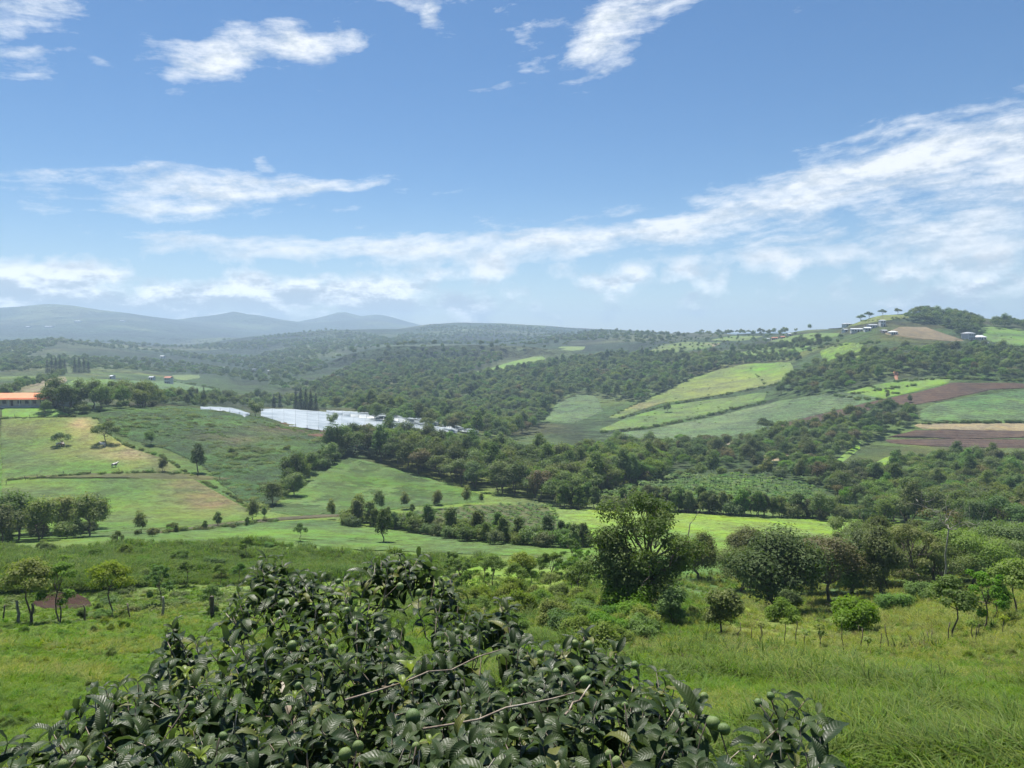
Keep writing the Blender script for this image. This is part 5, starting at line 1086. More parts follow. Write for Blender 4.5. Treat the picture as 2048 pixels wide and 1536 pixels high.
for i, px in enumerate(np.linspace(1478, 2030, 30)):
    py = np.interp(px, [1478, 1600, 1750, 1850, 1950, 2048], [1290, 1300, 1302, 1300, 1288, 1262]) + rng.normal(0, 2)
    sprout = rng.random() < .5
    if rng.random() < .2: continue
    stake(at(px + rng.normal(0, 10), py + rng.normal(0, 3)), rng.uniform(.6, 1.2), .02, BARK, 'thin fence stake with a yellow leafy sprout on the grass slope' if sprout else 'bare thin fence stake on the grass slope', 'sprouting slope stakes' if sprout else 'bare slope stakes', 641 + i, top=rng.uniform(.14, .24) if sprout else None)
for i, (px, py) in enumerate([(12, 972), (52, 962), (74, 958), (130, 952), (180, 949), (240, 946), (306, 945), (330, 948), (396, 955), (440, 962), (30, 835), (60, 836), (118, 835)]):
    stake(at(px, py), 1.35, .07, BARKD, 'small dark post along the pasture track' if i < 10 else 'small dark post along the lawn edge', 'pasture track posts' if i < 10 else 'lawn edge posts', 680 + i)

# ------------------------------------------------------------------ crops
def broad_plant(seed, H, nl, L, W, stem):
    rng = np.random.default_rng(seed); V = []; F = []; T = []
    if stem:
        tv, tf = tube_geo([(np.array([[0, 0, -.1], [.02, 0, H * .35], [.03, .02, H * .6]]), [.09, .075, .05])], 6); V += tv.tolist(); F += [tuple(f) for f in tf]; T += [.2] * len(tv)
    for k in range(nl):
        a = k * 2.4 + rng.normal(0, .2); u0 = np.array([math.cos(a), math.sin(a), 0]); sd = np.array([-u0[1], u0[0], 0]); el0 = rng.uniform(.7, 1.25); l = L * rng.uniform(.75, 1.1)
        p = np.array([0, 0, H * (.58 if stem else .2)]); base = len(V); tn = rng.random()
        for s_ in range(6):
            t = s_ / 5; el = el0 - 1.9 * t; w = W * math.sin(math.pi * min(1, .12 + .88 * t)) ** .6 * (1 if s_ < 5 else .15)
            V += [(p - sd * w / 2 + [0, 0, -.06 * w]).tolist(), p.tolist(), (p + sd * w / 2 + [0, 0, -.06 * w]).tolist()]; T += [tn] * 3
            p = p + (u0 * math.cos(el) + np.array([0, 0, math.sin(el)])) * l / 5
        for s_ in range(5):
            q = base + s_ * 3; F += [(q, q + 1, q + 4, q + 3), (q + 1, q + 2, q + 5, q + 4)]
    me = bpy.data.meshes.new('crop_plant'); me.from_pydata(V, [], F); me.polygons.foreach_set('use_smooth', np.ones(len(F), bool))
    a = me.attributes.new('tint', 'FLOAT', 'POINT'); a.data.foreach_set('value', np.array(T, np.float32)); me.materials.append(LM['crop']); return me
CP = [broad_plant(700 + i, 1.5, 8, 1.1, .42, False) for i in range(3)]; BP = [broad_plant(710 + i, 2.6, 8, 1.9, .55, True) for i in range(3)]
rng = np.random.default_rng(720)
def rows_in(poly, pitch, jit, ang, seed):
    r = np.random.default_rng(seed); p = spread(poly, pitch * .75, 9000, seed); c, s_ = math.cos(ang), math.sin(ang)
    q = np.stack([np.round((p[:, 0] * c + p[:, 1] * s_) / pitch), np.round((-p[:, 0] * s_ + p[:, 1] * c) / (pitch * .9))], 1); q = np.unique(q, axis=0)
    x = q[:, 0] * pitch; y = q[:, 1] * pitch * .9; X = x * c - y * s_ + r.normal(0, jit, len(x)); Y = x * s_ + y * c + r.normal(0, jit, len(x)); return np.stack([X, Y, ground(X, Y)], 1)
def crops(P, meshes, name, label, cat, group, s0, s1, stuff_name, stuff_label):
    o_ = np.argsort(P[:, 1]); P = P[o_]; first = []
    for i, p in enumerate(P[:300]):
        o = bpy.data.objects.new(name, meshes[i % len(meshes)]); COL.objects.link(o); o.location = p; s_ = rng.uniform(s0, s1); o.scale = (s_,) * 3; o.rotation_euler = (0, 0, rng.uniform(0, 6.28)); tag(o, label, cat, group)
        if i < len(meshes): first.append(o)
    R = P[300:]
    if len(R): scatter(stuff_name, R, rng.integers(0, len(first), len(R)), np.repeat(rng.uniform(s0, s1, (len(R), 1)), 3, 1), rz_only(len(R), rng), first, stuff_label, cat)
    print(name, len(P))
crops(rows_in([(826,1026),(960,1014),(1092,1010),(1112,1040),(1112,1080),(960,1072),(842,1064)], 2.3, .25, .25, 721), CP, 'crop_plant', 'broad-leaved crop plant in the rows of the crop plot', 'crop plant', 'crop plot rows', .8, 1.25, 'crop_rows', 'farther rows of broad-leaved plants in the crop plot')
crops(spread([(1206,1002),(1262,977),(1350,960),(1500,958),(1600,974),(1648,992),(1636,1016),(1400,1010),(1206,1008)], 2.6, 9000, 731), BP, 'banana_plant', 'banana plant in the plot behind the bright meadow', 'banana plant', 'banana plot plants', .8, 1.3, 'banana_grove', 'farther banana plants massed in the plot')

# ------------------------------------------------------------------ grass
def tuft(name, seed, n, hmin, hmax, spread_, w, mat, bend=.5):
    rng = np.random.default_rng(seed); V = []; F = []; T = []
    for k in range(n):
        a = rng.uniform(0, 6.283); r0 = spread_ * math.sqrt(rng.random()); p = np.array([r0 * math.cos(a * 1.7), r0 * math.sin(a * 1.7), -.03]); h = rng.uniform(hmin, hmax); u0 = np.array([math.cos(a), math.sin(a), 0]); sd = np.array([-u0[1], u0[0], 0])
        b = bend * rng.uniform(.3, 1.5); q = len(V); tn = rng.random()
        for s_, t in enumerate((0, .4, .75)):
            c = p + np.array([0, 0, h * t * (1 - .25 * b * t)]) + u0 * h * b * t * t; ww = w * (1 - .55 * t) / 2; V += [(c - sd * ww).tolist(), (c + sd * ww).tolist()]; T += [tn, tn]
        V.append((p + np.array([0, 0, h * (1 - .4 * b)]) + u0 * h * b).tolist()); T.append(tn)
        F += [(q, q + 1, q + 3, q + 2), (q + 2, q + 3, q + 5, q + 4), (q + 4, q + 5, q + 6)]
    me = bpy.data.meshes.new(name); me.from_pydata(V, [], F); a = me.attributes.new('tint', 'FLOAT', 'POINT'); a.data.foreach_set('value', np.array(T, np.float32)); me.materials.append(LM[mat]); return me
LM['straw'] = leaf_mat('yellowing_grass', (.16, .20, .028), (.30, .31, .07), .42, vary=.2, spec=.06, rough=.7)
TU = [tuft('grass_tuft', 750, 60, .14, .34, .22, .020, 'grass', .95), tuft('grass_tuft', 751, 55, .22, .52, .16, .020, 'grass', .9), tuft('grass_tuft', 752, 60, .10, .24, .26, .028, 'grass', 1.2), tuft('grass_tuft', 753, 45, .3, .7, .14, .022, 'reed', .85), tuft('grass_tuft', 754, 40, .15, .4, .2, .014, 'dry', 1.0), tuft('grass_tuft', 755, 55, .2, .5, .2, .02, 'straw', .9)]
RE = [tuft('reed_clump', 760, 70, .6, 1.3, .5, .07, 'reed', .9), tuft('reed_clump', 761, 60, .4, 1.0, .55, .08, 'grass', 1.0)]
src = []
for me, (px, py), lab, nm in zip(TU + RE, [(1780, 1400), (1760, 1352), (150, 1330), (1640, 1345), (1990, 1490), (1560, 1262), (300, 1130), (620, 1125)],
    ['small soft grass tuft on the near right slope', 'taller grass tuft standing out on the right slope', 'short mown-looking grass tuft on the near left pasture', 'tall coarse tuft below the fence stakes', 'dry tan grass tuft low on the right slope', 'yellowish grass tuft on the grassy hump', 'tall reed clump in the overgrown field', 'bright reed clump near the middle of the overgrown field'],
    ['grass_tuft'] * 6 + ['reed_clump'] * 2):
    o = bpy.data.objects.new(nm, me); COL.objects.link(o); o.location = at(px, py); tag(o, lab, 'grass tuft' if nm == 'grass_tuft' else 'reed clump'); src.append(o)
rng = np.random.default_rng(770)
def img_pts(poly, n, seed, dmax=1e9):
    r = np.random.default_rng(seed); p = poly_samples(poly, n, r); x, y, z, ok = hit(p[:, 0], p[:, 1]); k = ok & (y < dmax); return np.stack([x, y, z], 1)[k]
def yard_pts(n):
    r = np.random.default_rng(774); x = r.uniform(-18, 18, n); y = r.uniform(-3, 13, n); return np.stack([x, y, ground(x, y)], 1)
G = np.vstack([img_pts([(-350, 1150), (2400, 1150), (2400, 1560), (-350, 1560)], 58000, 771, 95), img_pts([(-350, 1560), (2400, 1560), (2400, 1900), (-350, 1900)], 5000, 772, 20), img_pts([(-100, 1330), (2150, 1330), (2150, 1560), (-100, 1560)], 24000, 773, 40), yard_pts(9000)])
xs, ys = G[:, 0], G[:, 1]; pxg, pyg = world_pix(xs, ys, G[:, 2])
tall = np.clip(.5 + 2.6 * fbm(xs / 3.2, ys / 3.2, 3, 81), 0, 1); dryn = fbm(xs / 2.6, ys / 2.6, 3, 82)
left = np.clip((900 - pxg) / 500, 0, 1)
r = rng.random(len(G)); idx = np.where(r < .40, 0, np.where(r < .62, 2, 1)); idx = np.where((tall > .62) & (rng.random(len(G)) < .5) & (left < .5), 3, idx); idx = np.where((dryn > .13) & (rng.random(len(G)) < .45) & (left < .5), 4, idx); idx = np.where((left > .5) & (rng.random(len(G)) < .6), 2, idx)
hump = np.clip((pxg - 1380) / 150, 0, 1) * np.clip((1345 - pyg) / 60, 0, 1); idx = np.where(rng.random(len(G)) < hump * .75, 5, idx); idx = np.where((fbm(xs / 5, ys / 5, 3, 87) > .1) & (rng.random(len(G)) < .35), 5, idx); idx = np.where(rng.random(len(G)) < hump * .15, 4, idx)
scl = (.5 + .6 * tall) * (1 - .3 * left) * np.clip(.62 + ys / 60, .7, 1.15) * rng.uniform(.7, 1.3, len(G)); ro = rz_only(len(G), rng); ro[:, :2] = rng.normal(0, .14, (len(G), 2))
scatter('pasture_grass', G, idx, np.stack([scl * 1.15, scl * 1.15, scl], 1), ro, src[:6], 'lush uneven grass covering the near pasture slopes', 'grass')
G = img_pts([(-60,1185),(-60,1095),(120,1088),(300,1084),(520,1086),(700,1100),(860,1110),(1010,1120),(880,1150),(700,1160),(520,1172),(380,1168),(200,1180)], 15000, 775, 140)
pxg, pyg = world_pix(G[:, 0], G[:, 1], G[:, 2])
edge_ = np.interp(pxg, [-60, 120, 300, 520, 700, 860, 1010], [1095, 1088, 1084, 1086, 1100, 1110, 1120]); patch = fbm(G[:, 0] / 14, G[:, 1] / 14, 3, 84)
keep = rng.random(len(G)) < np.clip((pyg - edge_) / 22 + patch * 2.0 + .15, 0.04, 1); G = G[keep]; pxg = pxg[keep]; pyg = pyg[keep]
sc_ = rng.uniform(.45, 1.05, len(G)) * np.clip(1.0 + 2.2 * fbm(G[:, 0] / 9, G[:, 1] / 9, 3, 83), .35, 1.5)
scatter('reed_bed', G, (rng.random(len(G)) < .35).astype(int), np.repeat(sc_[:, None], 3, 1), rz_only(len(G), rng), src[6:8], 'tall reeds and weeds filling the overgrown field', 'reeds')
G = np.vstack([img_pts(FIELDS[i][1], n, 780 + i) for i, n in ((0, 5500), (4, 2500), (5, 4500), (7, 5500), (37 if len(FIELDS) > 37 else 5, 2500))])
sc_ = rng.uniform(.6, 1.5, len(G)) * np.clip(G[:, 1] / 150, .8, 1.4)
scatter('meadow_grass', G, np.where(rng.random(len(G)) < .75, 2, 0), np.stack([sc_ * 1.3, sc_ * 1.3, sc_ * .8], 1), rz_only(len(G), rng), src[:3], 'tufted grass over the middle meadows', 'grass')
G = img_pts([(-50, 1215), (2100, 1200), (2100, 1540), (-50, 1540)], 420, 776, 60); wn_ = fbm(G[:, 0] / 6, G[:, 1] / 6, 3, 88); G = G[wn_ > -.06]
sw = rng.uniform(.08, .26, len(G)) * np.clip(G[:, 1] / 28, .6, 1.5)
G[:, 2] -= sw * .55
scatter('pasture_weeds', G, rng.integers(0, 2, len(G)), np.stack([sw, sw, sw * 1.2], 1), rz_only(len(G), rng), [CROWN_OF['bush1'], CROWN_OF['bush0']], 'leafy weeds dotted through the near pasture', 'weeds')
# weeds and creepers on the stream bank
G = spread([(0,1222),(60,1180),(200,1180),(420,1190),(520,1180),(520,1212),(330,1224),(200,1226)], 1.1, 5000, 790); k = ~((world_pix(G[:, 0], G[:, 1], G[:, 2])[0] > 66) & (world_pix(G[:, 0], G[:, 1], G[:, 2])[0] < 190) & (rng.random(len(G)) < .9)); G = G[k]
scatter('bank_creepers', G - np.array([0, 0, .3]), rng.integers(0, 2, len(G)), rng.uniform(.25, .5, (len(G), 1)) * np.array([[1, 1, .7]]), rz_only(len(G), rng), [CROWN_OF['shrub0'], CROWN_OF['shrub2']], 'creeping weeds over the stream bank', 'weeds')
# ------------------------------------------------------------------ the fruit tree in front
def guava_mats():
    m, t, out = new_mat('fruit_tree_leaf'); uv = t.node('ShaderNodeUVMap'); sp = t.node('ShaderNodeSeparateXYZ'); t.l.new(uv.outputs[0], sp.inputs[0])
    u, v = sp.outputs[0], t.math('ABSOLUTE', t.math('MULTIPLY_ADD', sp.outputs[1], 2.0, -1.0))
    ph = t.math('FRACT', t.math('MULTIPLY', t.math('MULTIPLY_ADD', v, -.13, u), 12.0)); vein = t.ramp(t.math('ABSOLUTE', t.math('SUBTRACT', ph, .5)), .40, .5); vein = t.math('MULTIPLY', vein, t.ramp(v, .98, .8))
    mid = t.ramp(v, .10, .03); vv = t.math('MAXIMUM', vein, mid)
    pil = t.math('ABSOLUTE', t.math('SINE', t.math('MULTIPLY', ph, math.pi)))      # quilted between the veins
    oi = t.node('ShaderNodeObjectInfo'); at_ = t.node('ShaderNodeAttribute', attribute_name='tint'); geo = t.node('ShaderNodeNewGeometry')
    r = t.math('FRACT', t.math('ADD', t.math('MULTIPLY', at_.outputs['Fac'], 3.7), oi.outputs['Random']))
    n = t.noise(geo.outputs['Position'], 45, 4, .6)
    c = t.mix(r, (.014, .030, .008), (.046, .072, .017)); c = t.mix(t.math('MULTIPLY', vv, .2), c, (.08, .11, .04)); c = t.mix(t.ramp(n, .55, .75, 0, .35), c, (.045, .055, .03))
    c = t.mix(t.math('MULTIPLY', geo.outputs['Backfacing'], .75), c, (.085, .11, .075))
    c = t.mix(t.ramp(r, .94, .96, 0, .75), c, (.13, .135, .03))
    spot = t.ramp(t.noise(geo.outputs['Position'], 90, 2, .5), .72, .78, 0, .6); c = t.mix(spot, c, (.09, .06, .03))
    bs = t.node('ShaderNodeBsdfPrincipled'); t.put(bs.inputs['Base Color'], c); t.put(bs.inputs['Roughness'], t.ramp(n, .3, .7, .36, .52)); bs.inputs['Specular IOR Level'].default_value = .27
    bp = t.node('ShaderNodeBump'); bp.inputs['Strength'].default_value = .8; bp.inputs['Distance'].default_value = .0008; t.put(bp.inputs['Height'], t.math('SUBTRACT', pil, t.math('MULTIPLY', mid, .7))); t.l.new(bp.outputs[0], bs.inputs['Normal'])
    tr = t.node('ShaderNodeBsdfTranslucent'); t.put(tr.inputs[0], t.mix(1.0, c, (1.3, 1.7, .5), 'MULTIPLY')); mx = t.node('ShaderNodeMixShader'); mx.inputs[0].default_value = .22
    t.l.new(bs.outputs[0], mx.inputs[1]); t.l.new(tr.outputs[0], mx.inputs[2]); t.l.new(mx.outputs[0], out.inputs[0])
    y, t, out = new_mat('young_leaf'); bs = t.node('ShaderNodeBsdfPrincipled'); bs.inputs['Base Color'].default_value = (.17, .23, .035, 1); bs.inputs['Roughness'].default_value = .45
    tr = t.node('ShaderNodeBsdfTranslucent'); tr.inputs[0].default_value = (.25, .34, .04, 1); mx = t.node('ShaderNodeMixShader'); mx.inputs[0].default_value = .4; t.l.new(bs.outputs[0], mx.inputs[1]); t.l.new(tr.outputs[0], mx.inputs[2]); t.l.new(mx.outputs[0], out.inputs[0])
    f, t, out = new_mat('green_fruit'); tc = t.node('ShaderNodeTexCoord'); oi = t.node('ShaderNodeObjectInfo'); n = t.noise(tc.outputs['Object'], 60, 5, .65); n2 = t.noise(tc.outputs['Object'], 140, 3, .6)
    c = t.mix(oi.outputs['Random'], (.085, .145, .030), (.15, .205, .045)); c = t.mix(t.ramp(n, .55, .7, 0, .5), c, (.05, .085, .03)); c = t.mix(t.ramp(n2, .66, .75, 0, .6), c, (.09, .07, .035))
    bs = t.node('ShaderNodeBsdfPrincipled'); t.put(bs.inputs['Base Color'], c); bs.inputs['Roughness'].default_value = .42; bs.inputs['Subsurface Weight'].default_value = 0.0
    bp = t.node('ShaderNodeBump'); bp.inputs['Distance'].default_value = .0012; t.put(bp.inputs['Height'], n); t.l.new(bp.outputs[0], bs.inputs['Normal']); t.l.new(bs.outputs[0], out.inputs[0])
    return m, y, f
GL, GYL, GF = guava_mats()
def limb_mat():
    m, t, out = new_mat('smooth_mottled_bark'); tc = t.node('ShaderNodeTexCoord'); n = t.noise(tc.outputs['Object'], 22, 5, .65, .5); n2 = t.noise(tc.outputs['Object'], 5, 4, .6)
    c = t.mix(t.ramp(n, .35, .65), (.14, .095, .065), (.34, .28, .21)); c = t.mix(t.ramp(n2, .5, .62, 0, .7), c, (.46, .43, .36))
    bs = t.node('ShaderNodeBsdfPrincipled'); t.put(bs.inputs['Base Color'], c); bs.inputs['Roughness'].default_value = .65; bp = t.node('ShaderNodeBump'); bp.inputs['Distance'].default_value = .004; t.put(bp.inputs['Height'], n); t.l.new(bp.outputs[0], bs.inputs['Normal']); t.l.new(bs.outputs[0], out.inputs[0]); return m
LIMB = limb_mat()
def leaf_shape(seed):
    """unit-length blade along +x, arching down, folded along the midrib, quilted edge; verts, quads, uv"""
    rng = np.random.default_rng(seed); nt, nw = 8, 5; bend = rng.uniform(.9, 2.3); fold = rng.uniform(.2, .6); tw = rng.uniform(-.3, .3); W = rng.uniform(.30, .42)
    V = []; U = []; p = np.zeros(3); a0 = rng.uniform(.2, .65)
    for i in range(nt):
        t = i / (nt - 1); a = a0 - bend * t ** 1.2; w = W * (math.sin(math.pi * t ** .82)) ** .72 * (.0 if i in (0, nt - 1) else 1) + (.02 if i == 0 else .004)
        up = np.array([-math.sin(a), 0, math.cos(a)]); side = np.array([0, math.cos(tw * t), math.sin(tw * t)])
        for k in range(nw):
            q = k / (nw - 1) * 2 - 1; V.append(p + side * w / 2 * q + up * (abs(q) * w / 2 * fold + .02 * math.sin(t * 17 + q * 2) * abs(q))); U.append((t, k / (nw - 1)))
        p = p + np.array([math.cos(a), 0, math.sin(a)]) / (nt - 1)
    F = [(i * nw + k, i * nw + k + 1, (i + 1) * nw + k + 1, (i + 1) * nw + k) for i in range(nt - 1) for k in range(nw - 1)]
    F = [(f[0], f[3], f[2], f[1]) for f in F]
    return np.array(V), np.array(F), np.array(U)
SHAPES = [leaf_shape(800 + i) for i in range(8)]
def leaf_mesh(i, mat):
    V, F, U = SHAPES[i]; me = bpy.data.meshes.new('leaf'); me.from_pydata([tuple(v) for v in V.tolist()], [], [tuple(f) for f in F.tolist()]); uvl = me.uv_layers.new(name='UVMap')
    li = np.empty(len(me.loops), np.int32); me.loops.foreach_get('vertex_index', li); uvl.data.foreach_set('uv', U[li].astype(np.float32).ravel()); me.polygons.foreach_set('use_smooth', np.ones(len(F), bool))
    a = me.attributes.new('tint', 'FLOAT', 'POINT'); a.data.foreach_set('value', np.full(len(V), i / 8., np.float32)); me.materials.append(mat); return me
LEAFME = [leaf_mesh(i, GL) for i in range(8)]; YLEAF = [leaf_mesh(i, GYL) for i in (1, 4, 6)]
DC_Y = [1080, 1130, 1250, 1400, 1536, 1700]; DC_D = [5.0, 4.6, 3.75, 2.75, 2.05, 1.65]
def crown_pt(px, py, extra=0.0):
    d = float(np.interp(py, DC_Y, DC_D)) + extra; u, s_ = pix_us(px, py); return np.array([float(u) * d, d, EYE + float(s_) * d])
def fruit_tree():
    rng = np.random.default_rng(811)
    base = np.array([-.25, 3.15, float(ground(-.25, 3.15))]); root = empty('fruit_tree', base)
    tag(root, 'dark-leaved fruit tree hung with round green fruit', 'fruit tree')
    outline = [(-160,1560),(0,1478),(70,1482),(135,1425),(200,1362),(300,1338),(338,1282),(440,1258),(476,1190),(530,1128),(570,1126),(640,1172),(690,1178),(745,1126),(800,1116),(850,1130),(900,1176),(925,1215),(985,1222),(1020,1235),(1085,1282),(1150,1290),(1200,1292),(1270,1318),(1340,1352),(1395,1400),(1440,1430),(1470,1470),(1460,1560),(1450,1760),(600,1800),(-160,1760)]
    S1 = poly_samples(outline, 1000, rng); cl = fbm(S1[:, 0] / 70, S1[:, 1] / 50, 3, 91); S1 = S1[rng.random(len(S1)) < np.clip(.75 + 3 * cl, .15, 1)]; tips = []
    edge = []
    for k in range(len(outline) - 6):
        p, q = np.array(outline[k]), np.array(outline[k + 1]); n = max(1, int(np.linalg.norm(q - p) / 30))
        for j in range(n): edge.append(p + (q - p) * (j + rng.random() * .5) / n + rng.normal(0, 5, 2) + np.array([0, 10]))
    for p in edge: tips.append((crown_pt(p[0], p[1] + 4, rng.uniform(-.05, .25)), 1))
    for p in S1: tips.append((crown_pt(p[0], p[1], rng.uniform(-.10, .18)), 1))
    for p in poly_samples(outline, 1500, rng): q = crown_pt(p[0], p[1] + 20, rng.uniform(0, .3)); q[2] -= rng.uniform(.15, .85); tips.append((q, 0))
    for px, py in [(1545, 1392), (1575, 1420), (1610, 1402), (1635, 1428), (1600, 1455), (1560, 1465), (1640, 1475), (1610, 1505), (1545, 1505), (1590, 1535), (1640, 1530), (1520, 1540), (1500, 1580), (1620, 1590)]: tips.append((crown_pt(px, py, rng.uniform(-.05, .05)), 2))
    for px, py in [(535, 1118), (556, 1126), (520, 1140), (800, 1108), (770, 1118), (835, 1114), (860, 1128), (810, 1125), (332, 1262), (350, 1275), (998, 1212), (1020, 1222), (1165, 1272), (1180, 1285), (1240, 1300), (470, 1180), (690, 1160), (640, 1158), (740, 1122), (900, 1165)]:
        for _ in range(2): tips.append((crown_pt(px + rng.normal(0, 6), py + rng.normal(0, 5), rng.uniform(-.05, .1)), 1))
    fork = base + np.array([.08, -.05, .75]); nodes = [fork]; nrad = [.05]; limbs = []
    # limbs
    for (px, py, dz) in [(250, 1500, -.25), (420, 1380, -.25), (560, 1270, -.25), (760, 1230, -.3), (960, 1330, -.3), (1180, 1400, -.25), (1380, 1520, -.25), (760, 1480, -.3), (1030, 1540, -.25), (480, 1560, -.25), (1540, 1590, -.12)]:
        e = crown_pt(px, py, .1); e[2] += dz; P = wob(rng, fork, e, 9, .05, -.10); r = np.linspace(.046, .014, 9); limbs.append((P, r))
        for k in range(2, 9): nodes.append(P[k]); nrad.append(r[k])
    tw = []; leaves = []; order_ = sorted(tips, key=lambda t: np.linalg.norm(t[0] - fork))
    NP = np.array(nodes)
    for tip, surf in order_:
        out = unit(tip - fork); stem = unit(out * .55 + np.array([0, 0, .85 if surf else .4]) + rng.normal(0, .35, 3)); L = rng.uniform(.14, .30)
        b = tip - stem * L; dist = np.linalg.norm(NP - b, axis=1) + .35 * np.maximum(0, np.linalg.norm(NP - fork, axis=1) - np.linalg.norm(b - fork)) ; k = int(dist.argmin()); a = NP[k]
        P = wob(rng, a, b, 5, .07, -.03); r0 = min(nrad[k] * .85, .016)
        tw.append((P, np.linspace(r0, max(.0035, r0 * .6), 5))); tw.append((wob(rng, b, tip, 4, .05), [max(.0035, r0 * .6), .003, .0026, .002]))
        NP = np.vstack([NP, P[2:4], b[None]]); nrad += [r0 * .85, r0 * .75, r0 * .65]
        npair = int(rng.integers(3, 6)); phase = rng.uniform(0, 3.14)
        A = unit(np.cross(stem, [0.3, .2, 1.0])); B = np.cross(stem, A)
        for j in range(npair):
            t = 1 - j / npair * .95; pos = b + stem * L * t; phi = phase + j * 1.57 + rng.normal(0, .2)
            for sg in (0, math.pi):
                o_ = A * math.cos(phi + sg) + B * math.sin(phi + sg)
                d = unit(o_ + stem * (.45 if j == 0 else .1) + rng.normal(0, .18, 3) + np.array([0, 0, -.12 - .12 * j])); size = rng.uniform(.08, .165) * (.62 if j == 0 else 1.0)
                up = unit(np.array([0, 0, 1.0]) * .8 + stem * .5 + rng.normal(0, .22, 3)); leaves.append((pos, d, up, size, int(rng.integers(0, 8)), surf))
    # trunk and limbs
    tv, tf = tube_geo([(wob(rng, base - np.array([0, 0, .3]), fork, 7, .03) - base, np.linspace(.085, .055, 7))], 10); mesh_obj('trunk', tv, tf, LIMB, root, smooth=True)
    for P, r in limbs: tv, tf = tube_geo([(P - base, r)], 8); mesh_obj('branch', tv, tf, LIMB, root, smooth=True)
    # fruit
    fr = [(1158,1344,13),(1171,1364,13),(826,1434,16),(1150,1287,8),(1177,1290,9),(1081,1308,8),(1226,1424,9),(923,1252,6),(914,1263,5),(800,1173,8),(838,1185,7),(1031,1375,7),(1050,1365,6),(1112,1343,7),(832,1493,9),(716,1493,12),(1028,1466,13),(1233,1522,8),(1219,1509,9),
          (584,1291,10),(666,1298,10),(380,1411,9),(446,1472,8),(690,1508,13),(563,1206,7),(558,1228,8),(541,1185,8),(660,1252,8),(712,1250,9),(693,1221,7),(162,1524,12),(126,1529,10),(597,1372,8),(698,1430,7),(748,1389,8),(677,1163,6),
          (1408,1393,9),(1426,1446,14),(1448,1458,12),(1541,1392,8),(1516,1405,8),(1364,1417,8),(1364,1445,7),(1250,1411,7),(1270,1330,8)]
    bm = bmesh.new(); bmesh.ops.create_uvsphere(bm, u_segments=16, v_segments=11, radius=1.0)
    for v in bm.verts:
        z = v.co.z; v.co.x *= 1 - .06 * z; v.co.y *= 1 - .06 * z; v.co.z *= 1.08
        if z < -.97: v.co.z += .10
    for k in range(5):   # dried calyx at the blossom end
        a = k * 1.2566; vs = [bm.verts.new((math.cos(a + q) * r_, math.sin(a + q) * r_, z)) for q, r_, z in ((-.35, .10, -.98), (.35, .10, -.98), (0, .24, -1.16))]; bm.faces.new(vs)
    fm = bpy.data.meshes.new('fruit'); bm.to_mesh(fm); bm.free(); fm.polygons.foreach_set('use_smooth', np.ones(len(fm.polygons), bool)); fm.materials.append(GF)
    stk = []
    for (px, py, r) in fr:
        c = crown_pt(px, py, -.10); R = min(.030, max(.013, r * c[1] / FPX)); o = bpy.data.objects.new('fruit', fm); COL.objects.link(o); o.parent = root; o.location = c - base
        tilt = rng.normal(0, .5, 2); o.rotation_euler = (tilt[0], tilt[1], rng.uniform(0, 6)); o.scale = (R,) * 3
        top = np.array(Matrix.Rotation(0, 3, 'X') @ (o.rotation_euler.to_matrix() @ Vector((0, 0, R)))) + c
        k = int(np.linalg.norm(NP - top, axis=1).argmin()); stk.append((wob(rng, NP[k], top, 4, .05, .04), [.0026, .0022, .002, .0026]))
    tv, tf = tube_geo([(P - base, r) for P, r in tw], 5); t = mesh_obj('twigs', tv, tf, LIMB, root, smooth=True); tag(t, kind='stuff')
    tv, tf = tube_geo([(P - base, r) for P, r in stk], 5); t = mesh_obj('fruit_stalks', tv, tf, BARKD, root, smooth=True); tag(t, kind='stuff')
    # long thin wiry stems lying across the crown
    for (p, q) in [((690, 1400), (1000, 1300)), ((845, 1458), (1150, 1385)), ((1130, 1430), (1180, 1370))]:
        P = wob(rng, crown_pt(*p, -.15), crown_pt(*q, -.2), 7, .015); tv, tf = tube_geo([(P - base, np.linspace(.004, .0025, 7))], 5); mesh_obj('wiry_stem', tv, tf, LIMB, root, smooth=True)
    # leaves: the ones that show largest singly, the others together
    P = np.array([l[0] for l in leaves]); px, py = world_pix(P[:, 0], P[:, 1], P[:, 2]); surf = np.array([l[5] for l in leaves]); size = np.array([l[3] for l in leaves])
    score = size / P[:, 1] * (surf > 0) * ((px > 20) & (px < 2030) & (py < 1525)) * (1 + .8 * (surf == 2)) * (.6 + .4 * rng.random(len(leaves)))
    top = set(np.argsort(-score)[:300].tolist()); VV = []; FF = []; UU = []; TT = []; off = 0
    for i, (pos, d, up, s_, si, sf) in enumerate(leaves):
        y = unit(np.cross(up, d)); z = np.cross(d, y); M = np.stack([d, y, z], 1)
        if i in top:
            o = bpy.data.objects.new('leaf', LEAFME[si]); COL.objects.link(o); o.parent = root
            m4 = Matrix([[M[r_, c_] * s_ for c_ in range(3)] + [float(pos[r_] - base[r_])] for r_ in range(3)] + [[0, 0, 0, 1]]); o.matrix_local = m4; continue
        V, F, U = SHAPES[si]; VV.append((V * s_) @ M.T + (pos - base)); FF.append(F + off); UU.append(U); TT.append(np.full(len(V), rng.random())); off += len(V)
    V = np.vstack(VV); F = np.vstack(FF); U = np.vstack(UU)
    o = mesh_obj('foliage', V, F, GL, root, smooth=True, attrs={'tint': np.concatenate(TT)}); tag(o, kind='stuff')
    uvl = o.data.uv_layers.new(name='UVMap'); li = np.empty(len(o.data.loops), np.int32); o.data.loops.foreach_get('vertex_index', li); uvl.data.foreach_set('uv', U[li].astype(np.float32).ravel())
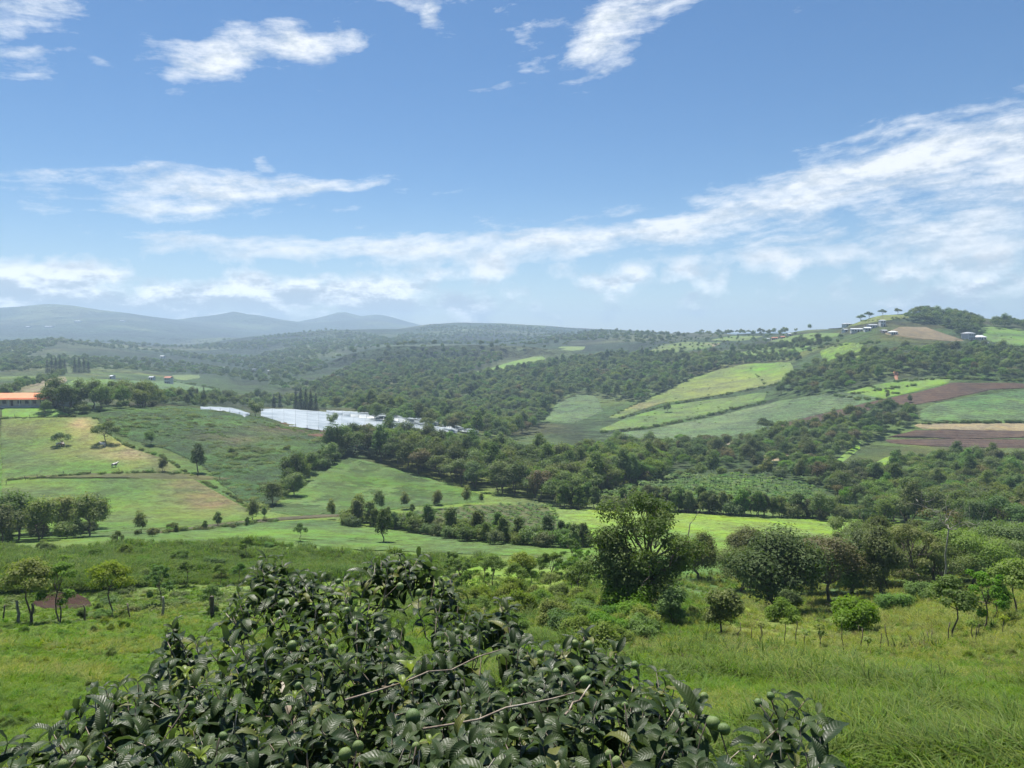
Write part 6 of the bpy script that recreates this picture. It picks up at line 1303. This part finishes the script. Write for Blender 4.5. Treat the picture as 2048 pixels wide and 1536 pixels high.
    # young yellow-green shoots
    for (px, py, s_, n) in [(400, 1520, .055, 5), (372, 1352, .06, 5), (822, 1345, .085, 4), (806, 1375, .08, 3), (860, 1490, .05, 3), (560, 1160, .03, 3), (590, 1398, .05, 3), (765, 1180, .04, 3)]:
        c = crown_pt(px, py, -.14)
        for k in range(n):
            a = k * 6.283 / n + rng.normal(0, .3); d = unit(np.array([math.cos(a), math.sin(a), .7])); y = unit(np.cross([0, 0, 1.0], d)); M = np.stack([d, y, np.cross(d, y)], 1)
            o = bpy.data.objects.new('young_leaf', YLEAF[k % 3]); COL.objects.link(o); o.parent = root; o.matrix_local = Matrix([[M[r_, c_] * s_ for c_ in range(3)] + [float(c[r_] - base[r_])] for r_ in range(3)] + [[0, 0, 0, 1]])
            o['label'] = 'fresh yellow-green young leaf'
    print('guava leaves', len(leaves))
fruit_tree()
# ------------------------------------------------------------------ haze: the air between here and the mountains
def make_haze():
    m = bpy.data.materials.new('haze'); m.use_nodes = True; t = NT(m.node_tree); t.n.clear()
    out = t.node('ShaderNodeOutputMaterial'); v = t.node('ShaderNodeVolumePrincipled')
    v.inputs['Color'].default_value = (0.56, 0.76, 0.97, 1); v.inputs['Density'].default_value = HAZE_DENS; v.inputs['Anisotropy'].default_value = 0.25
    t.l.new(v.outputs[0], out.inputs['Volume'])
    zs = [v for ob in bpy.data.objects if ob.type == 'MESH' and ob.get('kind') == 'structure' for v in (min(c[2] for c in ob.bound_box), max(c[2] for c in ob.bound_box))]
    x0, x1, y0, y1, z0, z1 = -7800, 7800, -60, 5760, min(zs) - 1.5, max(zs) + 14
    print('haze z', z0, z1)
    V = [(x, y, z) for z in (z0, z1) for y in (y0, y1) for x in (x0, x1)]
    F = [(0, 2, 3, 1), (4, 5, 7, 6), (0, 1, 5, 4), (2, 6, 7, 3), (0, 4, 6, 2), (1, 3, 7, 5)]
    o = mesh_obj('haze', V, F, m); tag(o, 'pale blue haze hanging over the valley and far hills', 'haze', kind='stuff')
HAZE_DENS = 2.6e-4
make_haze()
